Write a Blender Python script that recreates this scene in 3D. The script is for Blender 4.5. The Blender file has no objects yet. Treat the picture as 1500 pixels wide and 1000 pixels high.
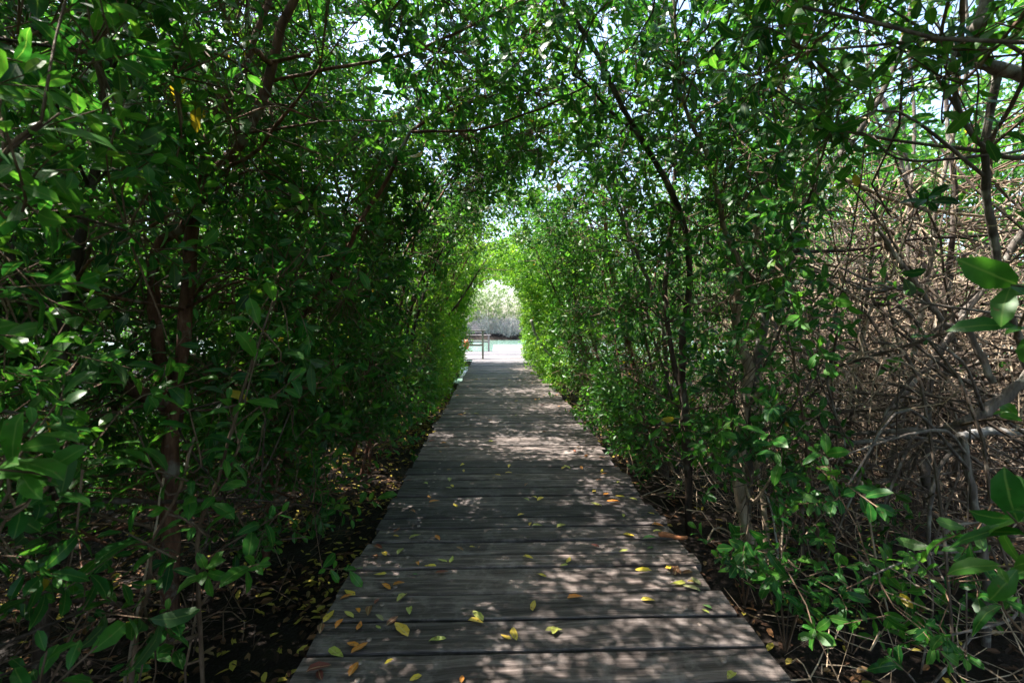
import bpy, math, random
import numpy as np
from mathutils import Matrix, Vector, kdtree

# ------------------------------------------------------------------ camera, world, sun, exposure
sc = bpy.context.scene
CAM = np.array([0.0, 0.0, 1.4])
LENS = 17.0
FPX = LENS / 36.0 * 1500.0
PITCH, YAW = math.radians(2.83), math.radians(1.7)
cd = bpy.data.cameras.new("camera"); cam = bpy.data.objects.new("camera", cd)
sc.collection.objects.link(cam); sc.camera = cam
cam.location = CAM; cam.rotation_euler = (math.pi/2 - PITCH, 0, -YAW)
cd.lens = LENS; cd.sensor_width = 36.0; cd.clip_start = 0.05; cd.clip_end = 3000
cd.dof.use_dof = True; cd.dof.focus_distance = 4.5; cd.dof.aperture_fstop = 4.5

SUN_EL, SUN_AZ = math.radians(63), math.radians(-72)      # azimuth clockwise from +Y
w = bpy.data.worlds.new("World"); sc.world = w; w.use_nodes = True
nt = w.node_tree; nt.nodes.clear()
sky = nt.nodes.new("ShaderNodeTexSky"); sky.sky_type = 'NISHITA'; sky.sun_disc = False
sky.sun_elevation = SUN_EL; sky.sun_rotation = SUN_AZ
sky.dust_density = 2.5; sky.air_density = 1.0; sky.ozone_density = 1.0
bg = nt.nodes.new("ShaderNodeBackground"); bg.inputs[1].default_value = 0.15
wo = nt.nodes.new("ShaderNodeOutputWorld")
nt.links.new(sky.outputs[0], bg.inputs[0]); nt.links.new(bg.outputs[0], wo.inputs[0])
sd = bpy.data.lights.new("sun", 'SUN'); sun = bpy.data.objects.new("sun", sd); sc.collection.objects.link(sun)
sd.energy = 5.0; sd.angle = math.radians(0.5); sd.color = (1.0, 0.94, 0.86)
tosun = Vector((math.sin(SUN_AZ)*math.cos(SUN_EL), math.cos(SUN_AZ)*math.cos(SUN_EL), math.sin(SUN_EL)))
sun.rotation_euler = tosun.to_track_quat('Z', 'Y').to_euler(); sun.location = (6, 6, 14)
vs = sc.view_settings; vs.view_transform = 'Standard'; vs.look = 'None'; vs.gamma = 1; vs.use_curve_mapping = False
vs.exposure = 2.05
cy = sc.cycles
cy.max_bounces = 7; cy.diffuse_bounces = 4; cy.glossy_bounces = 2; cy.transmission_bounces = 5; cy.transparent_max_bounces = 4
cy.use_denoising = True; cy.caustics_reflective = False; cy.caustics_refractive = False

# ------------------------------------------------------------------ helpers
rng = np.random.default_rng(11); random.seed(11)
COL = sc.collection
_R = np.array(cam.rotation_euler.to_matrix())

def P(px, py, Y):
    """world point that lies at distance Y along the boardwalk in the direction of a photo pixel"""
    d = _R @ np.array([(px-750)/FPX, (500-py)/FPX, -1.0])
    return CAM + d * (Y / d[1])

def link(o, parent=None):
    COL.objects.link(o)
    if parent is not None: o.parent = parent
    return o

def tag(o, label=None, cat=None, group=None, kind=None):
    if label: o["label"] = label
    if cat: o["category"] = cat
    if group: o["group"] = group
    if kind: o["kind"] = kind
    return o

def thing(name, label, cat, loc, group=None):
    o = bpy.data.objects.new(name, None); o.empty_display_size = .2
    o.location = tuple(float(v) for v in loc)
    return tag(link(o), label, cat, group)

def build_mesh(name, verts, faces, mat, attrs=None, smooth=False):
    """verts (N,3); faces: list of int arrays (M,k)"""
    me = bpy.data.meshes.new(name)
    faces = [np.asarray(f, dtype=np.int32) for f in faces if len(f)]
    verts = np.asarray(verts, dtype=np.float32)
    me.vertices.add(len(verts)); me.vertices.foreach_set("co", verts.ravel())
    loops = np.concatenate([f.ravel() for f in faces]) if faces else np.zeros(0, np.int32)
    tot = np.concatenate([np.full(len(f), f.shape[1], np.int32) for f in faces]) if faces else np.zeros(0, np.int32)
    start = np.concatenate([[0], np.cumsum(tot)[:-1]]).astype(np.int32) if len(tot) else tot
    me.loops.add(len(loops)); me.loops.foreach_set("vertex_index", loops)
    me.polygons.add(len(tot)); me.polygons.foreach_set("loop_start", start)
    me.polygons.foreach_set("use_smooth", np.full(len(tot), bool(smooth)))
    if attrs:
        for k, v in attrs.items():
            a = me.attributes.new(k, 'FLOAT', 'POINT'); a.data.foreach_set("value", np.asarray(v, np.float32))
    me.materials.append(mat)
    me.update(calc_edges=True); me.validate()
    return me

def obj(name, me, parent=None, loc=None):
    o = bpy.data.objects.new(name, me); link(o, parent)
    if loc is not None: o.location = tuple(float(v) for v in loc)
    return o

def norm(v): return v / np.maximum(np.linalg.norm(v, axis=-1, keepdims=True), 1e-9)

class Geo:
    """gathers several pieces into one mesh"""
    def __init__(s): s.v = []; s.q = []; s.t = []; s.n = 0; s.a = []
    def add(s, v, q=None, t=None, a=None):
        v = np.asarray(v, float).reshape(-1, 3)
        if q is not None and len(q): s.q.append(np.asarray(q) + s.n)
        if t is not None and len(t): s.t.append(np.asarray(t) + s.n)
        s.v.append(v); s.n += len(v)
        if a is not None: s.a.append(a)
    def mesh(s, name, mat, smooth=False, off=(0,0,0), attrs=None):
        v = np.concatenate(s.v) - np.asarray(off, float)
        f = []
        if s.q: f.append(np.concatenate(s.q))
        if s.t: f.append(np.concatenate(s.t))
        return build_mesh(name, v, f, mat, attrs, smooth)

def tubes(paths, radii, sides):
    """paths (M,K,3), radii (M,K) -> verts, quads"""
    paths = np.asarray(paths, float); radii = np.asarray(radii, float)
    M, K, _ = paths.shape
    tan = np.empty_like(paths)
    tan[:, 1:-1] = paths[:, 2:] - paths[:, :-2]; tan[:, 0] = paths[:, 1]-paths[:, 0]; tan[:, -1] = paths[:, -1]-paths[:, -2]
    tan = norm(tan)
    mean = norm(paths[:, -1]-paths[:, 0])
    ref = np.where(np.abs(mean[:, 2:3]) > .8, np.array([[0., 1, 0]]), np.array([[0., 0, 1]]))[:, None, :]
    n1 = norm(np.cross(tan, ref)); n2 = np.cross(tan, n1)
    ang = np.arange(sides)*2*np.pi/sides
    c, s = np.cos(ang), np.sin(ang)
    v = paths[:, :, None, :] + radii[:, :, None, None]*(n1[:, :, None, :]*c[None, None, :, None] + n2[:, :, None, :]*s[None, None, :, None])
    idx = np.arange(M*K*sides).reshape(M, K, sides)
    a = idx[:, :-1, :]; b = np.roll(idx, -1, 2)[:, :-1, :]; d = idx[:, 1:, :]; e = np.roll(idx, -1, 2)[:, 1:, :]
    q = np.stack([a, b, e, d], -1).reshape(-1, 4)
    return v.reshape(-1, 3), q

def spline(pts, n):
    pts = np.asarray(pts, float)
    if len(pts) == 2: return pts[0] + (pts[1]-pts[0])*np.linspace(0, 1, n)[:, None]
    ext = np.vstack([2*pts[0]-pts[1], pts, 2*pts[-1]-pts[-2]])
    seg = np.linalg.norm(np.diff(pts, axis=0), axis=1); cum = np.concatenate([[0], np.cumsum(seg)])
    out = []
    for s in np.linspace(0, cum[-1], n):
        i = min(np.searchsorted(cum, s, side='right')-1, len(seg)-1); t = (s-cum[i])/max(seg[i], 1e-6)
        p0, p1, p2, p3 = ext[i:i+4]
        out.append(.5*((2*p1)+(-p0+p2)*t+(2*p0-5*p1+4*p2-p3)*t*t+(-p0+3*p1-3*p2+p3)*t**3))
    return np.array(out)

def stem_mesh(name, pts, r0, r1, mat, sides=8, n=22, wob=.012, base=(0,0,0), knobs=.12):
    p = spline(pts, n)
    p[1:-1] += rng.normal(0, wob*r0/.05, (n-2, 3))*.6
    t = np.linspace(0, 1, n)
    r = (r0+(r1-r0)*t)*(1+rng.normal(0, knobs, n)*.6)
    g = Geo(); v, q = tubes(p[None], r[None], sides)
    v += rng.normal(0, r0*.05, v.shape)
    v = np.vstack([v, p[-1:]+norm(p[-1:]-p[-2:-1])*r1*.6, p[:1]])
    last = (n-1)*sides; tip = n*sides
    tri = [[last+i, last+(i+1) % sides, tip] for i in range(sides)] + [[(i+1) % sides, i, tip+1] for i in range(sides)]
    g.add(v, q, np.array(tri))
    return g.mesh(name, mat, smooth=True, off=base)

_lat = np.random.default_rng(5).random((32, 32, 32))
def noise(x, y, z):
    x, y, z = (np.asarray(v, float) for v in (x, y, z))
    xi, yi, zi = np.floor(x).astype(int), np.floor(y).astype(int), np.floor(z).astype(int)
    f = lambda t: t*t*(3-2*t)
    fx, fy, fz = f(x-xi), f(y-yi), f(z-zi)
    L = lambda a, b, c: _lat[(xi+a) % 32, (yi+b) % 32, (zi+c) % 32]
    l = lambda a, b, t: a+(b-a)*t
    return l(l(l(L(0,0,0), L(1,0,0), fx), l(L(0,1,0), L(1,1,0), fx), fy), l(l(L(0,0,1), L(1,0,1), fx), l(L(0,1,1), L(1,1,1), fx), fy), fz)
def sstep(a, b, x):
    t = np.clip((x-a)/(b-a), 0, 1); return t*t*(3-2*t)

# ------------------------------------------------------------------ materials
def new_mat(name):
    m = bpy.data.materials.new(name); m.use_nodes = True
    t = m.node_tree; t.nodes.clear()
    out = t.nodes.new("ShaderNodeOutputMaterial")
    return m, t, out
def N(t, kind, **kw):
    n = t.nodes.new("ShaderNode"+kind)
    for k, v in kw.items():
        if k.startswith("_"): n.inputs[k[1:].replace("_", " ")].default_value = v
        else: setattr(n, k, v)
    return n
def ramp(t, fac, stops, interp='LINEAR'):
    n = t.nodes.new("ShaderNodeValToRGB"); cr = n.color_ramp; cr.interpolation = interp
    while len(cr.elements) < len(stops): cr.elements.new(.5)
    for e, (p, c) in zip(cr.elements, stops):
        e.position = p; e.color = (*c, 1) if len(c) == 3 else c
    t.links.new(fac, n.inputs[0]); return n
def mixc(t, fac, a, b, mode='MIX'):
    n = t.nodes.new("ShaderNodeMix"); n.data_type = 'RGBA'; n.blend_type = mode
    for s, v in ((0, fac), (6, a), (7, b)):
        if hasattr(v, 'is_output'): t.links.new(v, n.inputs[s])
        else: n.inputs[s].default_value = v
    return n.outputs[2]

def leaf_material(name, stops, trans_gain, trans=.38, rough=.4):
    m, t, out = new_mat(name)
    at = N(t, "Attribute", attribute_name="tint")
    ve = N(t, "Attribute", attribute_name="vein")
    c = ramp(t, at.outputs["Fac"], stops).outputs[0]
    ge = N(t, "NewGeometry")
    nz = N(t, "TexNoise", _Scale=26.0, _Detail=2.0); t.links.new(ge.outputs["Position"], nz.inputs["Vector"])
    mott = ramp(t, nz.outputs["Fac"], [(.3, (.72, .74, .74)), (.7, (1.22, 1.2, 1.1))])
    c = mixc(t, 1.0, c, mott.outputs[0], 'MULTIPLY')
    sp = N(t, "TexNoise", _Scale=70.0, _Detail=2.0); t.links.new(ge.outputs["Position"], sp.inputs["Vector"])
    c = mixc(t, ramp(t, sp.outputs["Fac"], [(.68, (0, 0, 0)), (.74, (.7, .7, .7))]).outputs[0], c, (.13, .09, .03, 1))
    vr = ramp(t, ve.outputs["Fac"], [(.88, (0, 0, 0)), (.98, (1, 1, 1))])
    c = mixc(t, vr.outputs[0], c, mixc(t, .35, c, (.25, .36, .1, 1)))
    back = mixc(t, ge.outputs["Backfacing"], c, mixc(t, .35, c, (.12, .17, .08, 1)))
    pr = N(t, "BsdfPrincipled", _Roughness=rough); pr.inputs["Specular IOR Level"].default_value = .32
    t.links.new(back, pr.inputs["Base Color"])
    tr = N(t, "BsdfTranslucent")
    t.links.new(mixc(t, 1.0, c, trans_gain, 'MULTIPLY'), tr.inputs["Color"])
    mx = N(t, "MixShader"); mx.inputs[0].default_value = trans
    t.links.new(pr.outputs[0], mx.inputs[1]); t.links.new(tr.outputs[0], mx.inputs[2]); t.links.new(mx.outputs[0], out.inputs[0])
    return m

M = {}
M["leaf"] = leaf_material("green_leaf", [(0, (.008, .052, .012)), (.4, (.021, .112, .016)), (.8, (.058, .185, .02)), (.955, (.10, .20, .02)), (.965, (.32, .25, .02)), (1, (.38, .29, .03))], (2.6, 2.4, 1.4, 1))
M["painted_glow_leaf"] = leaf_material("yellow_green_leaf_painted_glow", [(0, (.02, .085, .014)), (.4, (.055, .165, .02)), (.8, (.10, .235, .025)), (.955, (.15, .26, .03)), (.965, (.32, .25, .02)), (1, (.38, .29, .03))], (2.4, 2.2, 1.2, 1), .48)  # leaf copy for far-end trees, sunlit glow painted into colour and translucency
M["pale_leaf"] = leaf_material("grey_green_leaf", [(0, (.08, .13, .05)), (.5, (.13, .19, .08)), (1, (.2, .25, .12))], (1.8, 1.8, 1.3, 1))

def bark(name, c0, c1, c2, lichen=0.0, scale=22):
    m, t, out = new_mat(name)
    tc = N(t, "TexCoord"); oi = N(t, "ObjectInfo")
    mp = N(t, "Mapping"); mp.inputs["Scale"].default_value = (1, 1, .22)
    t.links.new(tc.outputs["Object"], mp.inputs["Vector"])
    n1 = N(t, "TexNoise", _Scale=scale, _Detail=6.0, _Roughness=.65); t.links.new(mp.outputs[0], n1.inputs["Vector"])
    n2 = N(t, "TexNoise", _Scale=9.0, _Detail=5.0); t.links.new(tc.outputs["Object"], n2.inputs["Vector"])
    c = ramp(t, n1.outputs["Fac"], [(.3, c0), (.52, c1), (.75, c2)]).outputs[0]
    lr = ramp(t, n2.outputs["Fac"], [(.55, (0, 0, 0)), (.68, (lichen,)*3)])
    c = mixc(t, lr.outputs[0], c, (.38, .38, .33, 1))
    vv = ramp(t, oi.outputs["Random"], [(0, (.75, .75, .75)), (1, (1.25, 1.2, 1.15))])
    c = mixc(t, 1.0, c, vv.outputs[0], 'MULTIPLY')
    bp = N(t, "Bump", _Strength=1.0, _Distance=.02); t.links.new(n1.outputs["Fac"], bp.inputs["Height"])
    pr = N(t, "BsdfPrincipled", _Roughness=.82); pr.inputs["Specular IOR Level"].default_value = .25
    t.links.new(c, pr.inputs["Base Color"]); t.links.new(bp.outputs[0], pr.inputs["Normal"]); t.links.new(pr.outputs[0], out.inputs[0])
    return m
M["bark_red"] = bark("reddish_brown_bark", (.045, .021, .014), (.145, .068, .043), (.30, .165, .105), .6)
M["bark_grey"] = bark("grey_bark", (.05, .042, .037), (.15, .125, .108), (.30, .265, .235), .75)
M["bark_dark"] = bark("dark_bark", (.02, .014, .011), (.06, .042, .032), (.13, .095, .075), .3)
M["bark_root"] = bark("root_bark", (.03, .023, .018), (.085, .064, .05), (.2, .16, .13), .3)
M["bark_tan"] = bark("tan_dead_wood", (.13, .094, .064), (.33, .255, .18), (.52, .43, .33), .2)
M["bark_pale"] = bark("pale_dead_wood", (.2, .19, .18), (.38, .36, .34), (.55, .52, .49), .4)
M["twig"] = bark("twig_bark", (.05, .03, .02), (.13, .085, .055), (.24, .17, .12), .1)

def wood(name, dark, mid, light, bleach):
    m, t, out = new_mat(name)
    tc = N(t, "TexCoord"); oi = N(t, "ObjectInfo")
    off = N(t, "VectorMath", operation="SCALE")
    cx = N(t, "CombineXYZ")
    for i in range(3): t.links.new(oi.outputs["Random"], cx.inputs[i])
    t.links.new(cx.outputs[0], off.inputs[0]); off.inputs["Scale"].default_value = 61.0
    ad = N(t, "VectorMath", operation='ADD'); t.links.new(tc.outputs["Object"], ad.inputs[0]); t.links.new(off.outputs[0], ad.inputs[1])
    # warp so that the grain wanders round knots
    kn = N(t, "TexNoise", _Scale=2.2, _Detail=1.0); t.links.new(ad.outputs[0], kn.inputs["Vector"])
    wp = N(t, "VectorMath", operation='MULTIPLY_ADD'); wp.inputs[1].default_value = (0, .07, .07)
    t.links.new(kn.outputs["Color"], wp.inputs[0]); t.links.new(ad.outputs[0], wp.inputs[2])
    def streak(sx, sy, det, ro):
        mp = N(t, "Mapping"); mp.inputs["Scale"].default_value = (sx, sy, sy); t.links.new(wp.outputs[0], mp.inputs["Vector"])
        n = N(t, "TexNoise", _Scale=1.0, _Detail=det, _Roughness=ro); t.links.new(mp.outputs[0], n.inputs["Vector"]); return n
    g1 = streak(1.6, 38, 6, .7); g2 = streak(5, 150, 5, .75); g3 = streak(1.1, 7, 4, .6)
    blot = N(t, "TexNoise", _Scale=7.0, _Detail=6.0, _Roughness=.7); t.links.new(ad.outputs[0], blot.inputs["Vector"])
    c = ramp(t, g1.outputs["Fac"], [(.32, dark), (.5, mid), (.7, light)]).outputs[0]
    c = mixc(t, .75, c, ramp(t, g2.outputs["Fac"], [(.33, (.5, .49, .49)), (.5, (.95, .95, .95)), (.66, (1.2, 1.18, 1.16))]).outputs[0], 'MULTIPLY')
    c = mixc(t, .7, c, ramp(t, g3.outputs["Fac"], [(.34, (.5, .49, .5)), (.6, (1.15, 1.12, 1.1))]).outputs[0], 'MULTIPLY')
    br = ramp(t, blot.outputs["Fac"], [(.5, (0, 0, 0)), (.72, (bleach,)*3)])
    c = mixc(t, br.outputs[0], c, (.34, .30, .28, 1))
    vor = N(t, "TexVoronoi", _Scale=1.0); mp = N(t, "Mapping"); mp.inputs["Scale"].default_value = (2.6, 6.5, 6.5)
    t.links.new(wp.outputs[0], mp.inputs["Vector"]); t.links.new(mp.outputs[0], vor.inputs["Vector"])
    kr = ramp(t, vor.outputs["Distance"], [(.05, (.22, .2, .2)), (.1, (.62, .6, .6)), (.15, (1, 1, 1))])
    c = mixc(t, .8, c, kr.outputs[0], 'MULTIPLY')
    pv = ramp(t, oi.outputs["Random"], [(0, (.55, .55, .58)), (.5, (1, .97, .96)), (1, (1.42, 1.32, 1.26))])
    c = mixc(t, 1.0, c, pv.outputs[0], 'MULTIPLY')
    h = N(t, "Math", operation='MULTIPLY_ADD'); t.links.new(g2.outputs["Fac"], h.inputs[0]); h.inputs[1].default_value = .6; t.links.new(g1.outputs["Fac"], h.inputs[2])
    bp = N(t, "Bump", _Strength=1.0, _Distance=.009); t.links.new(h.outputs[0], bp.inputs["Height"])
    pr = N(t, "BsdfPrincipled", _Roughness=.72); pr.inputs["Specular IOR Level"].default_value = .3
    t.links.new(c, pr.inputs["Base Color"]); t.links.new(bp.outputs[0], pr.inputs["Normal"]); t.links.new(pr.outputs[0], out.inputs[0])
    return m
M["wood"] = wood("weathered_plank", (.036, .028, .025), (.094, .079, .073), (.25, .217, .203), .5)
M["wood_dark"] = wood("dark_wet_timber", (.025, .02, .018), (.06, .05, .042), (.12, .1, .085), .15)
M["wood_painted_shade"] = wood("plank_painted_shade", (.07, .07, .077), (.14, .137, .145), (.22, .215, .225), .3)  # darker, bluer copy for the near platform, open shade painted into its colour
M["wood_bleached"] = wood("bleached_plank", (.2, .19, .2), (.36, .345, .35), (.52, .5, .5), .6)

def simple(name, col, rough=.6, metal=0, var=.3, scale=30):
    m, t, out = new_mat(name); tc = N(t, "TexCoord")
    n = N(t, "TexNoise", _Scale=scale, _Detail=4.0); t.links.new(tc.outputs["Object"], n.inputs["Vector"])
    r = ramp(t, n.outputs["Fac"], [(.3, tuple(c*(1-var) for c in col)), (.7, tuple(min(1, c*(1+var)) for c in col))])
    pr = N(t, "BsdfPrincipled", _Roughness=rough, _Metallic=metal)
    t.links.new(r.outputs[0], pr.inputs["Base Color"]); t.links.new(pr.outputs[0], out.inputs[0]); return m
M["steel"] = simple("rusty_bolt", (.24, .19, .16), .6, .4)
M["float"] = simple("faded_orange_plastic", (.75, .22, .13), .5)

m, t, out = new_mat("fallen_leaf_surface")      # colour of each fallen leaf comes from its object colour
oi = N(t, "ObjectInfo"); ge = N(t, "NewGeometry"); ve = N(t, "Attribute", attribute_name="vein")
n = N(t, "TexNoise", _Scale=55.0, _Detail=3.0); t.links.new(ge.outputs["Position"], n.inputs["Vector"])
c = mixc(t, ramp(t, n.outputs["Fac"], [(.56, (0, 0, 0)), (.7, (.75, .75, .75))]).outputs[0], oi.outputs["Color"], (.16, .07, .025, 1))
c = mixc(t, ramp(t, ve.outputs["Fac"], [(.82, (0, 0, 0)), (.97, (.5, .5, .5))]).outputs[0], c, (.6, .5, .25, 1))
pr = N(t, "BsdfPrincipled", _Roughness=.5); t.links.new(c, pr.inputs["Base Color"])
tr = N(t, "BsdfTranslucent"); t.links.new(c, tr.inputs["Color"]); mx = N(t, "MixShader"); mx.inputs[0].default_value = .18
t.links.new(pr.outputs[0], mx.inputs[1]); t.links.new(tr.outputs[0], mx.inputs[2]); t.links.new(mx.outputs[0], out.inputs[0])
M["fallen"] = m

m, t, out = new_mat("leaf_litter_surface")
at = N(t, "Attribute", attribute_name="tint")
c = ramp(t, at.outputs["Fac"], [(0, (.03, .018, .012)), (.35, (.09, .045, .025)), (.6, (.2, .1, .045)), (.75, (.3, .2, .1)), (.82, (.36, .28, .05)), (1, (.48, .40, .07))]).outputs[0]
pr = N(t, "BsdfPrincipled", _Roughness=.75); pr.inputs["Specular IOR Level"].default_value = .2; t.links.new(c, pr.inputs["Base Color"]); t.links.new(pr.outputs[0], out.inputs[0])
M["litter"] = m

m, t, out = new_mat("dark_mud")
tc = N(t, "TexCoord")
n1 = N(t, "TexNoise", _Scale=3.0, _Detail=8.0, _Roughness=.65); t.links.new(tc.outputs["Object"], n1.inputs["Vector"])
n2 = N(t, "TexNoise", _Scale=45.0, _Detail=4.0); t.links.new(tc.outputs["Object"], n2.inputs["Vector"])
c = ramp(t, n1.outputs["Fac"], [(.3, (.008, .006, .005)), (.55, (.018, .013, .010)), (.75, (.045, .031, .022))]).outputs[0]
rr = ramp(t, n1.outputs["Fac"], [(.35, (.5, .5, .5)), (.6, (.9, .9, .9))])
bp = N(t, "Bump", _Strength=.8, _Distance=.02); t.links.new(n2.outputs["Fac"], bp.inputs["Height"])
pr = N(t, "BsdfPrincipled"); pr.inputs["Specular IOR Level"].default_value = .15; t.links.new(c, pr.inputs["Base Color"]); t.links.new(rr.outputs[0], pr.inputs["Roughness"])
t.links.new(bp.outputs[0], pr.inputs["Normal"]); t.links.new(pr.outputs[0], out.inputs[0])
M["mud"] = m

m, t, out = new_mat("lagoon_water")
tc = N(t, "TexCoord"); mp = N(t, "Mapping"); mp.inputs["Scale"].default_value = (1, 2.2, 1); t.links.new(tc.outputs["Object"], mp.inputs["Vector"])
n1 = N(t, "TexNoise", _Scale=2.4, _Detail=4.0); t.links.new(mp.outputs[0], n1.inputs["Vector"])
bp = N(t, "Bump", _Strength=.35, _Distance=.06); t.links.new(n1.outputs["Fac"], bp.inputs["Height"])
pr = N(t, "BsdfPrincipled", _Roughness=.08); pr.inputs["Base Color"].default_value = (.15, .25, .2, 1); pr.inputs["IOR"].default_value = 1.33
t.links.new(bp.outputs[0], pr.inputs["Normal"]); t.links.new(pr.outputs[0], out.inputs[0])
M["water"] = m

# ------------------------------------------------------------------ setting: ground, water, far shore
GZ = -.42
def ground_z(x, y):
    z = GZ + .10*(noise(x*.9, y*.9, 3.3)-.5) + .05*(noise(x*3, y*3, 7.7)-.5) + .10*sstep(3, 8, np.abs(x))
    shore = np.where(x < -.9, 11.6 + .5*noise(y*0+2, x*.8, 1.5) + 12*sstep(2.2, 5, -x), 18.5)
    shore = np.where(x > -.9, np.where(x < 1.2, 13.0, 18.5), shore)
    return z - 1.0*sstep(0, 2.2, y-shore)
gx, gy = np.meshgrid(np.concatenate([np.linspace(-60, -9, 24), np.linspace(-8.7, 9, 178), np.linspace(9.4, 60, 24)]), np.concatenate([np.linspace(-40, -4, 14), np.linspace(-3.8, 26, 240)]), indexing='ij')
gz = ground_z(gx, gy); nx_, ny_ = gx.shape
idx = np.arange(nx_*ny_).reshape(nx_, ny_)
q = np.stack([idx[:-1, :-1], idx[1:, :-1], idx[1:, 1:], idx[:-1, 1:]], -1).reshape(-1, 4)
tag(obj("ground", build_mesh("ground", np.stack([gx, gy, gz], -1).reshape(-1, 3), [q], M["mud"], smooth=True)), kind="structure")
tag(obj("water", build_mesh("water", [(-500, 9, -.62), (500, 9, -.62), (500, 900, -.62), (-500, 900, -.62)], [[(0, 1, 2, 3)]], M["water"])), kind="structure")
fx, fy = np.meshgrid(np.linspace(-500, 500, 201), np.concatenate([np.linspace(43, 48, 9), np.linspace(60, 900, 8)]), indexing='ij')
fz = -.9 + .75*sstep(43.2, 45, fy + .8*noise(fx*.4, fy*0, 2.2)) + .2*noise(fx*.5, fy*.5, 4)
idx = np.arange(fx.size).reshape(fx.shape); q = np.stack([idx[:-1, :-1], idx[1:, :-1], idx[1:, 1:], idx[:-1, 1:]], -1).reshape(-1, 4)
tag(obj("shore", build_mesh("shore", np.stack([fx, fy, fz], -1).reshape(-1, 3), [q], M["mud"], smooth=True)), kind="structure")

# ------------------------------------------------------------------ boardwalk
DL, DR = -.814, 1.136
def plank_mesh(x0, x1, wd, th=.042, mat=M["wood"]):
    c = .005
    prof = np.array([(-wd/2, -th), (-wd/2, -c), (-wd/2+c, 0), (wd/2-c, 0), (wd/2, -c), (wd/2, -th)])
    xs = np.linspace(x0, x1, 5); k = len(prof)
    v = []
    for i, x in enumerate(xs):
        jy = rng.normal(0, .0018, 2); jz = rng.normal(0, .0012)
        for j, (yy, zz) in enumerate(prof):
            xe = x
            if i in (0, 4): xe = x + (yy/wd)*_sk[0 if i == 0 else 1]
            v.append((xe, yy + (jy[0] if yy < 0 else jy[1]), zz + jz))
    idx = np.arange(5*k).reshape(5, k)
    a = idx[:-1]; b = np.roll(idx, -1, 1)[:-1]; d = idx[1:]; e = np.roll(idx, -1, 1)[1:]
    q = np.stack([a, d, e, b], -1).reshape(-1, 4)
    return build_mesh("plank", np.array(v), [q, np.array([idx[0]]), np.array([idx[-1][::-1]])], mat)

edges = [991.0/(y-465+.5) for y in (968, 918, 878, 838, 818, 797, 777, 762, 744, 729, 717, 705, 696, 686, 676)]
while edges[-1] < 14.95: edges.append(edges[-1] + float(rng.choice([.2, .205, .195, .19, .15, .23])))
back = [edges[0]]
while back[-1] > -1.6: back.append(back[-1] - .2)
edges = back[::-1][:-1] + edges
FIRST = len(back) - 2           # index of the first plank in the photo's bottom edge
walk = thing("boardwalk", "weathered grey plank boardwalk running straight through the green tunnel to the water", "boardwalk", (.16, 0, GZ))
bolt_me = None
g = Geo(); v, q = tubes(np.array([[[0, 0, -.01], [0, 0, .003], [0, 0, .0045]]]), np.array([[.012, .012, .006]]), 8)
g.add(np.vstack([v, [[0, 0, .0045]]]), q, [[16+i, 16+(i+1) % 8, 24] for i in range(8)]); bolt_me = g.mesh("bolt", M["steel"], smooth=True)
planks = []
for i in range(len(edges)-1):
    a, b = edges[i], edges[i+1]
    gap = float(rng.uniform(.012, .024)); wd = (b-a)-gap; yc = (a+b)/2
    _sk = rng.normal(0, .012, 2)
    far = yc > 13.2
    e0 = DL + rng.normal(0, .013) + (.02 if rng.random() < .15 else 0); e1 = DR + rng.normal(0, .014) - (.03 if rng.random() < .1 else 0)
    xm = (e0+e1)/2
    o = obj("plank", plank_mesh(e0-xm, e1-xm, wd), walk, (xm-.16, yc, -GZ + rng.normal(0, .002)))
    o.rotation_euler = (rng.normal(0, .008), rng.normal(0, .0012), rng.normal(0, .0016))
    planks.append(o)
    if 1.5 < yc < 6.5:
        for bx in (-.547, .917):
            for dy in ((-.05, .05) if rng.random() < .3 else (rng.uniform(-.05, .05),)):
                bo = obj("bolt", bolt_me, o, (bx-xm+rng.normal(0, .015), dy, .001))
def box_mesh(name, sx, sy, sz, mat, bev=.004):
    x, y, z = sx/2, sy/2, sz/2; b = bev
    v = []
    for (s, zz) in ((-b, -z), (0, -z+b), (0, z-b), (-b, z)):
        v += [(-x-s, -y-s, zz) if s == 0 else (-x+b, -y+b, zz), (x, -y, zz) if s == 0 else (x-b, -y+b, zz), (x, y, zz) if s == 0 else (x-b, y-b, zz), (-x, y, zz) if s == 0 else (-x+b, y-b, zz)]
    q = [(0, 3, 2, 1), (12, 13, 14, 15)]
    for l in range(3):
        for i in range(4): j = (i+1) % 4; q.append((l*4+i, l*4+j, l*4+4+j, l*4+4+i))
    return build_mesh(name, np.array(v), [q], mat)
for bx in (-.547, .16, .917):
    obj("beam", box_mesh("beam", .1, 16.6, .15, M["wood_dark"]), walk, (bx-.16, 6.65, -.12-GZ))
for py_ in (2.6, 6.2, 9.8, 13.2):
    for bx in (-.66, 1.0):
        obj("pile", stem_mesh("pile", [(0, 0, -.7), (0, 0, -.05)], .07, .07, M["wood_dark"], n=5, wob=0), walk, (bx-.16, py_, -.06-GZ))

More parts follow.
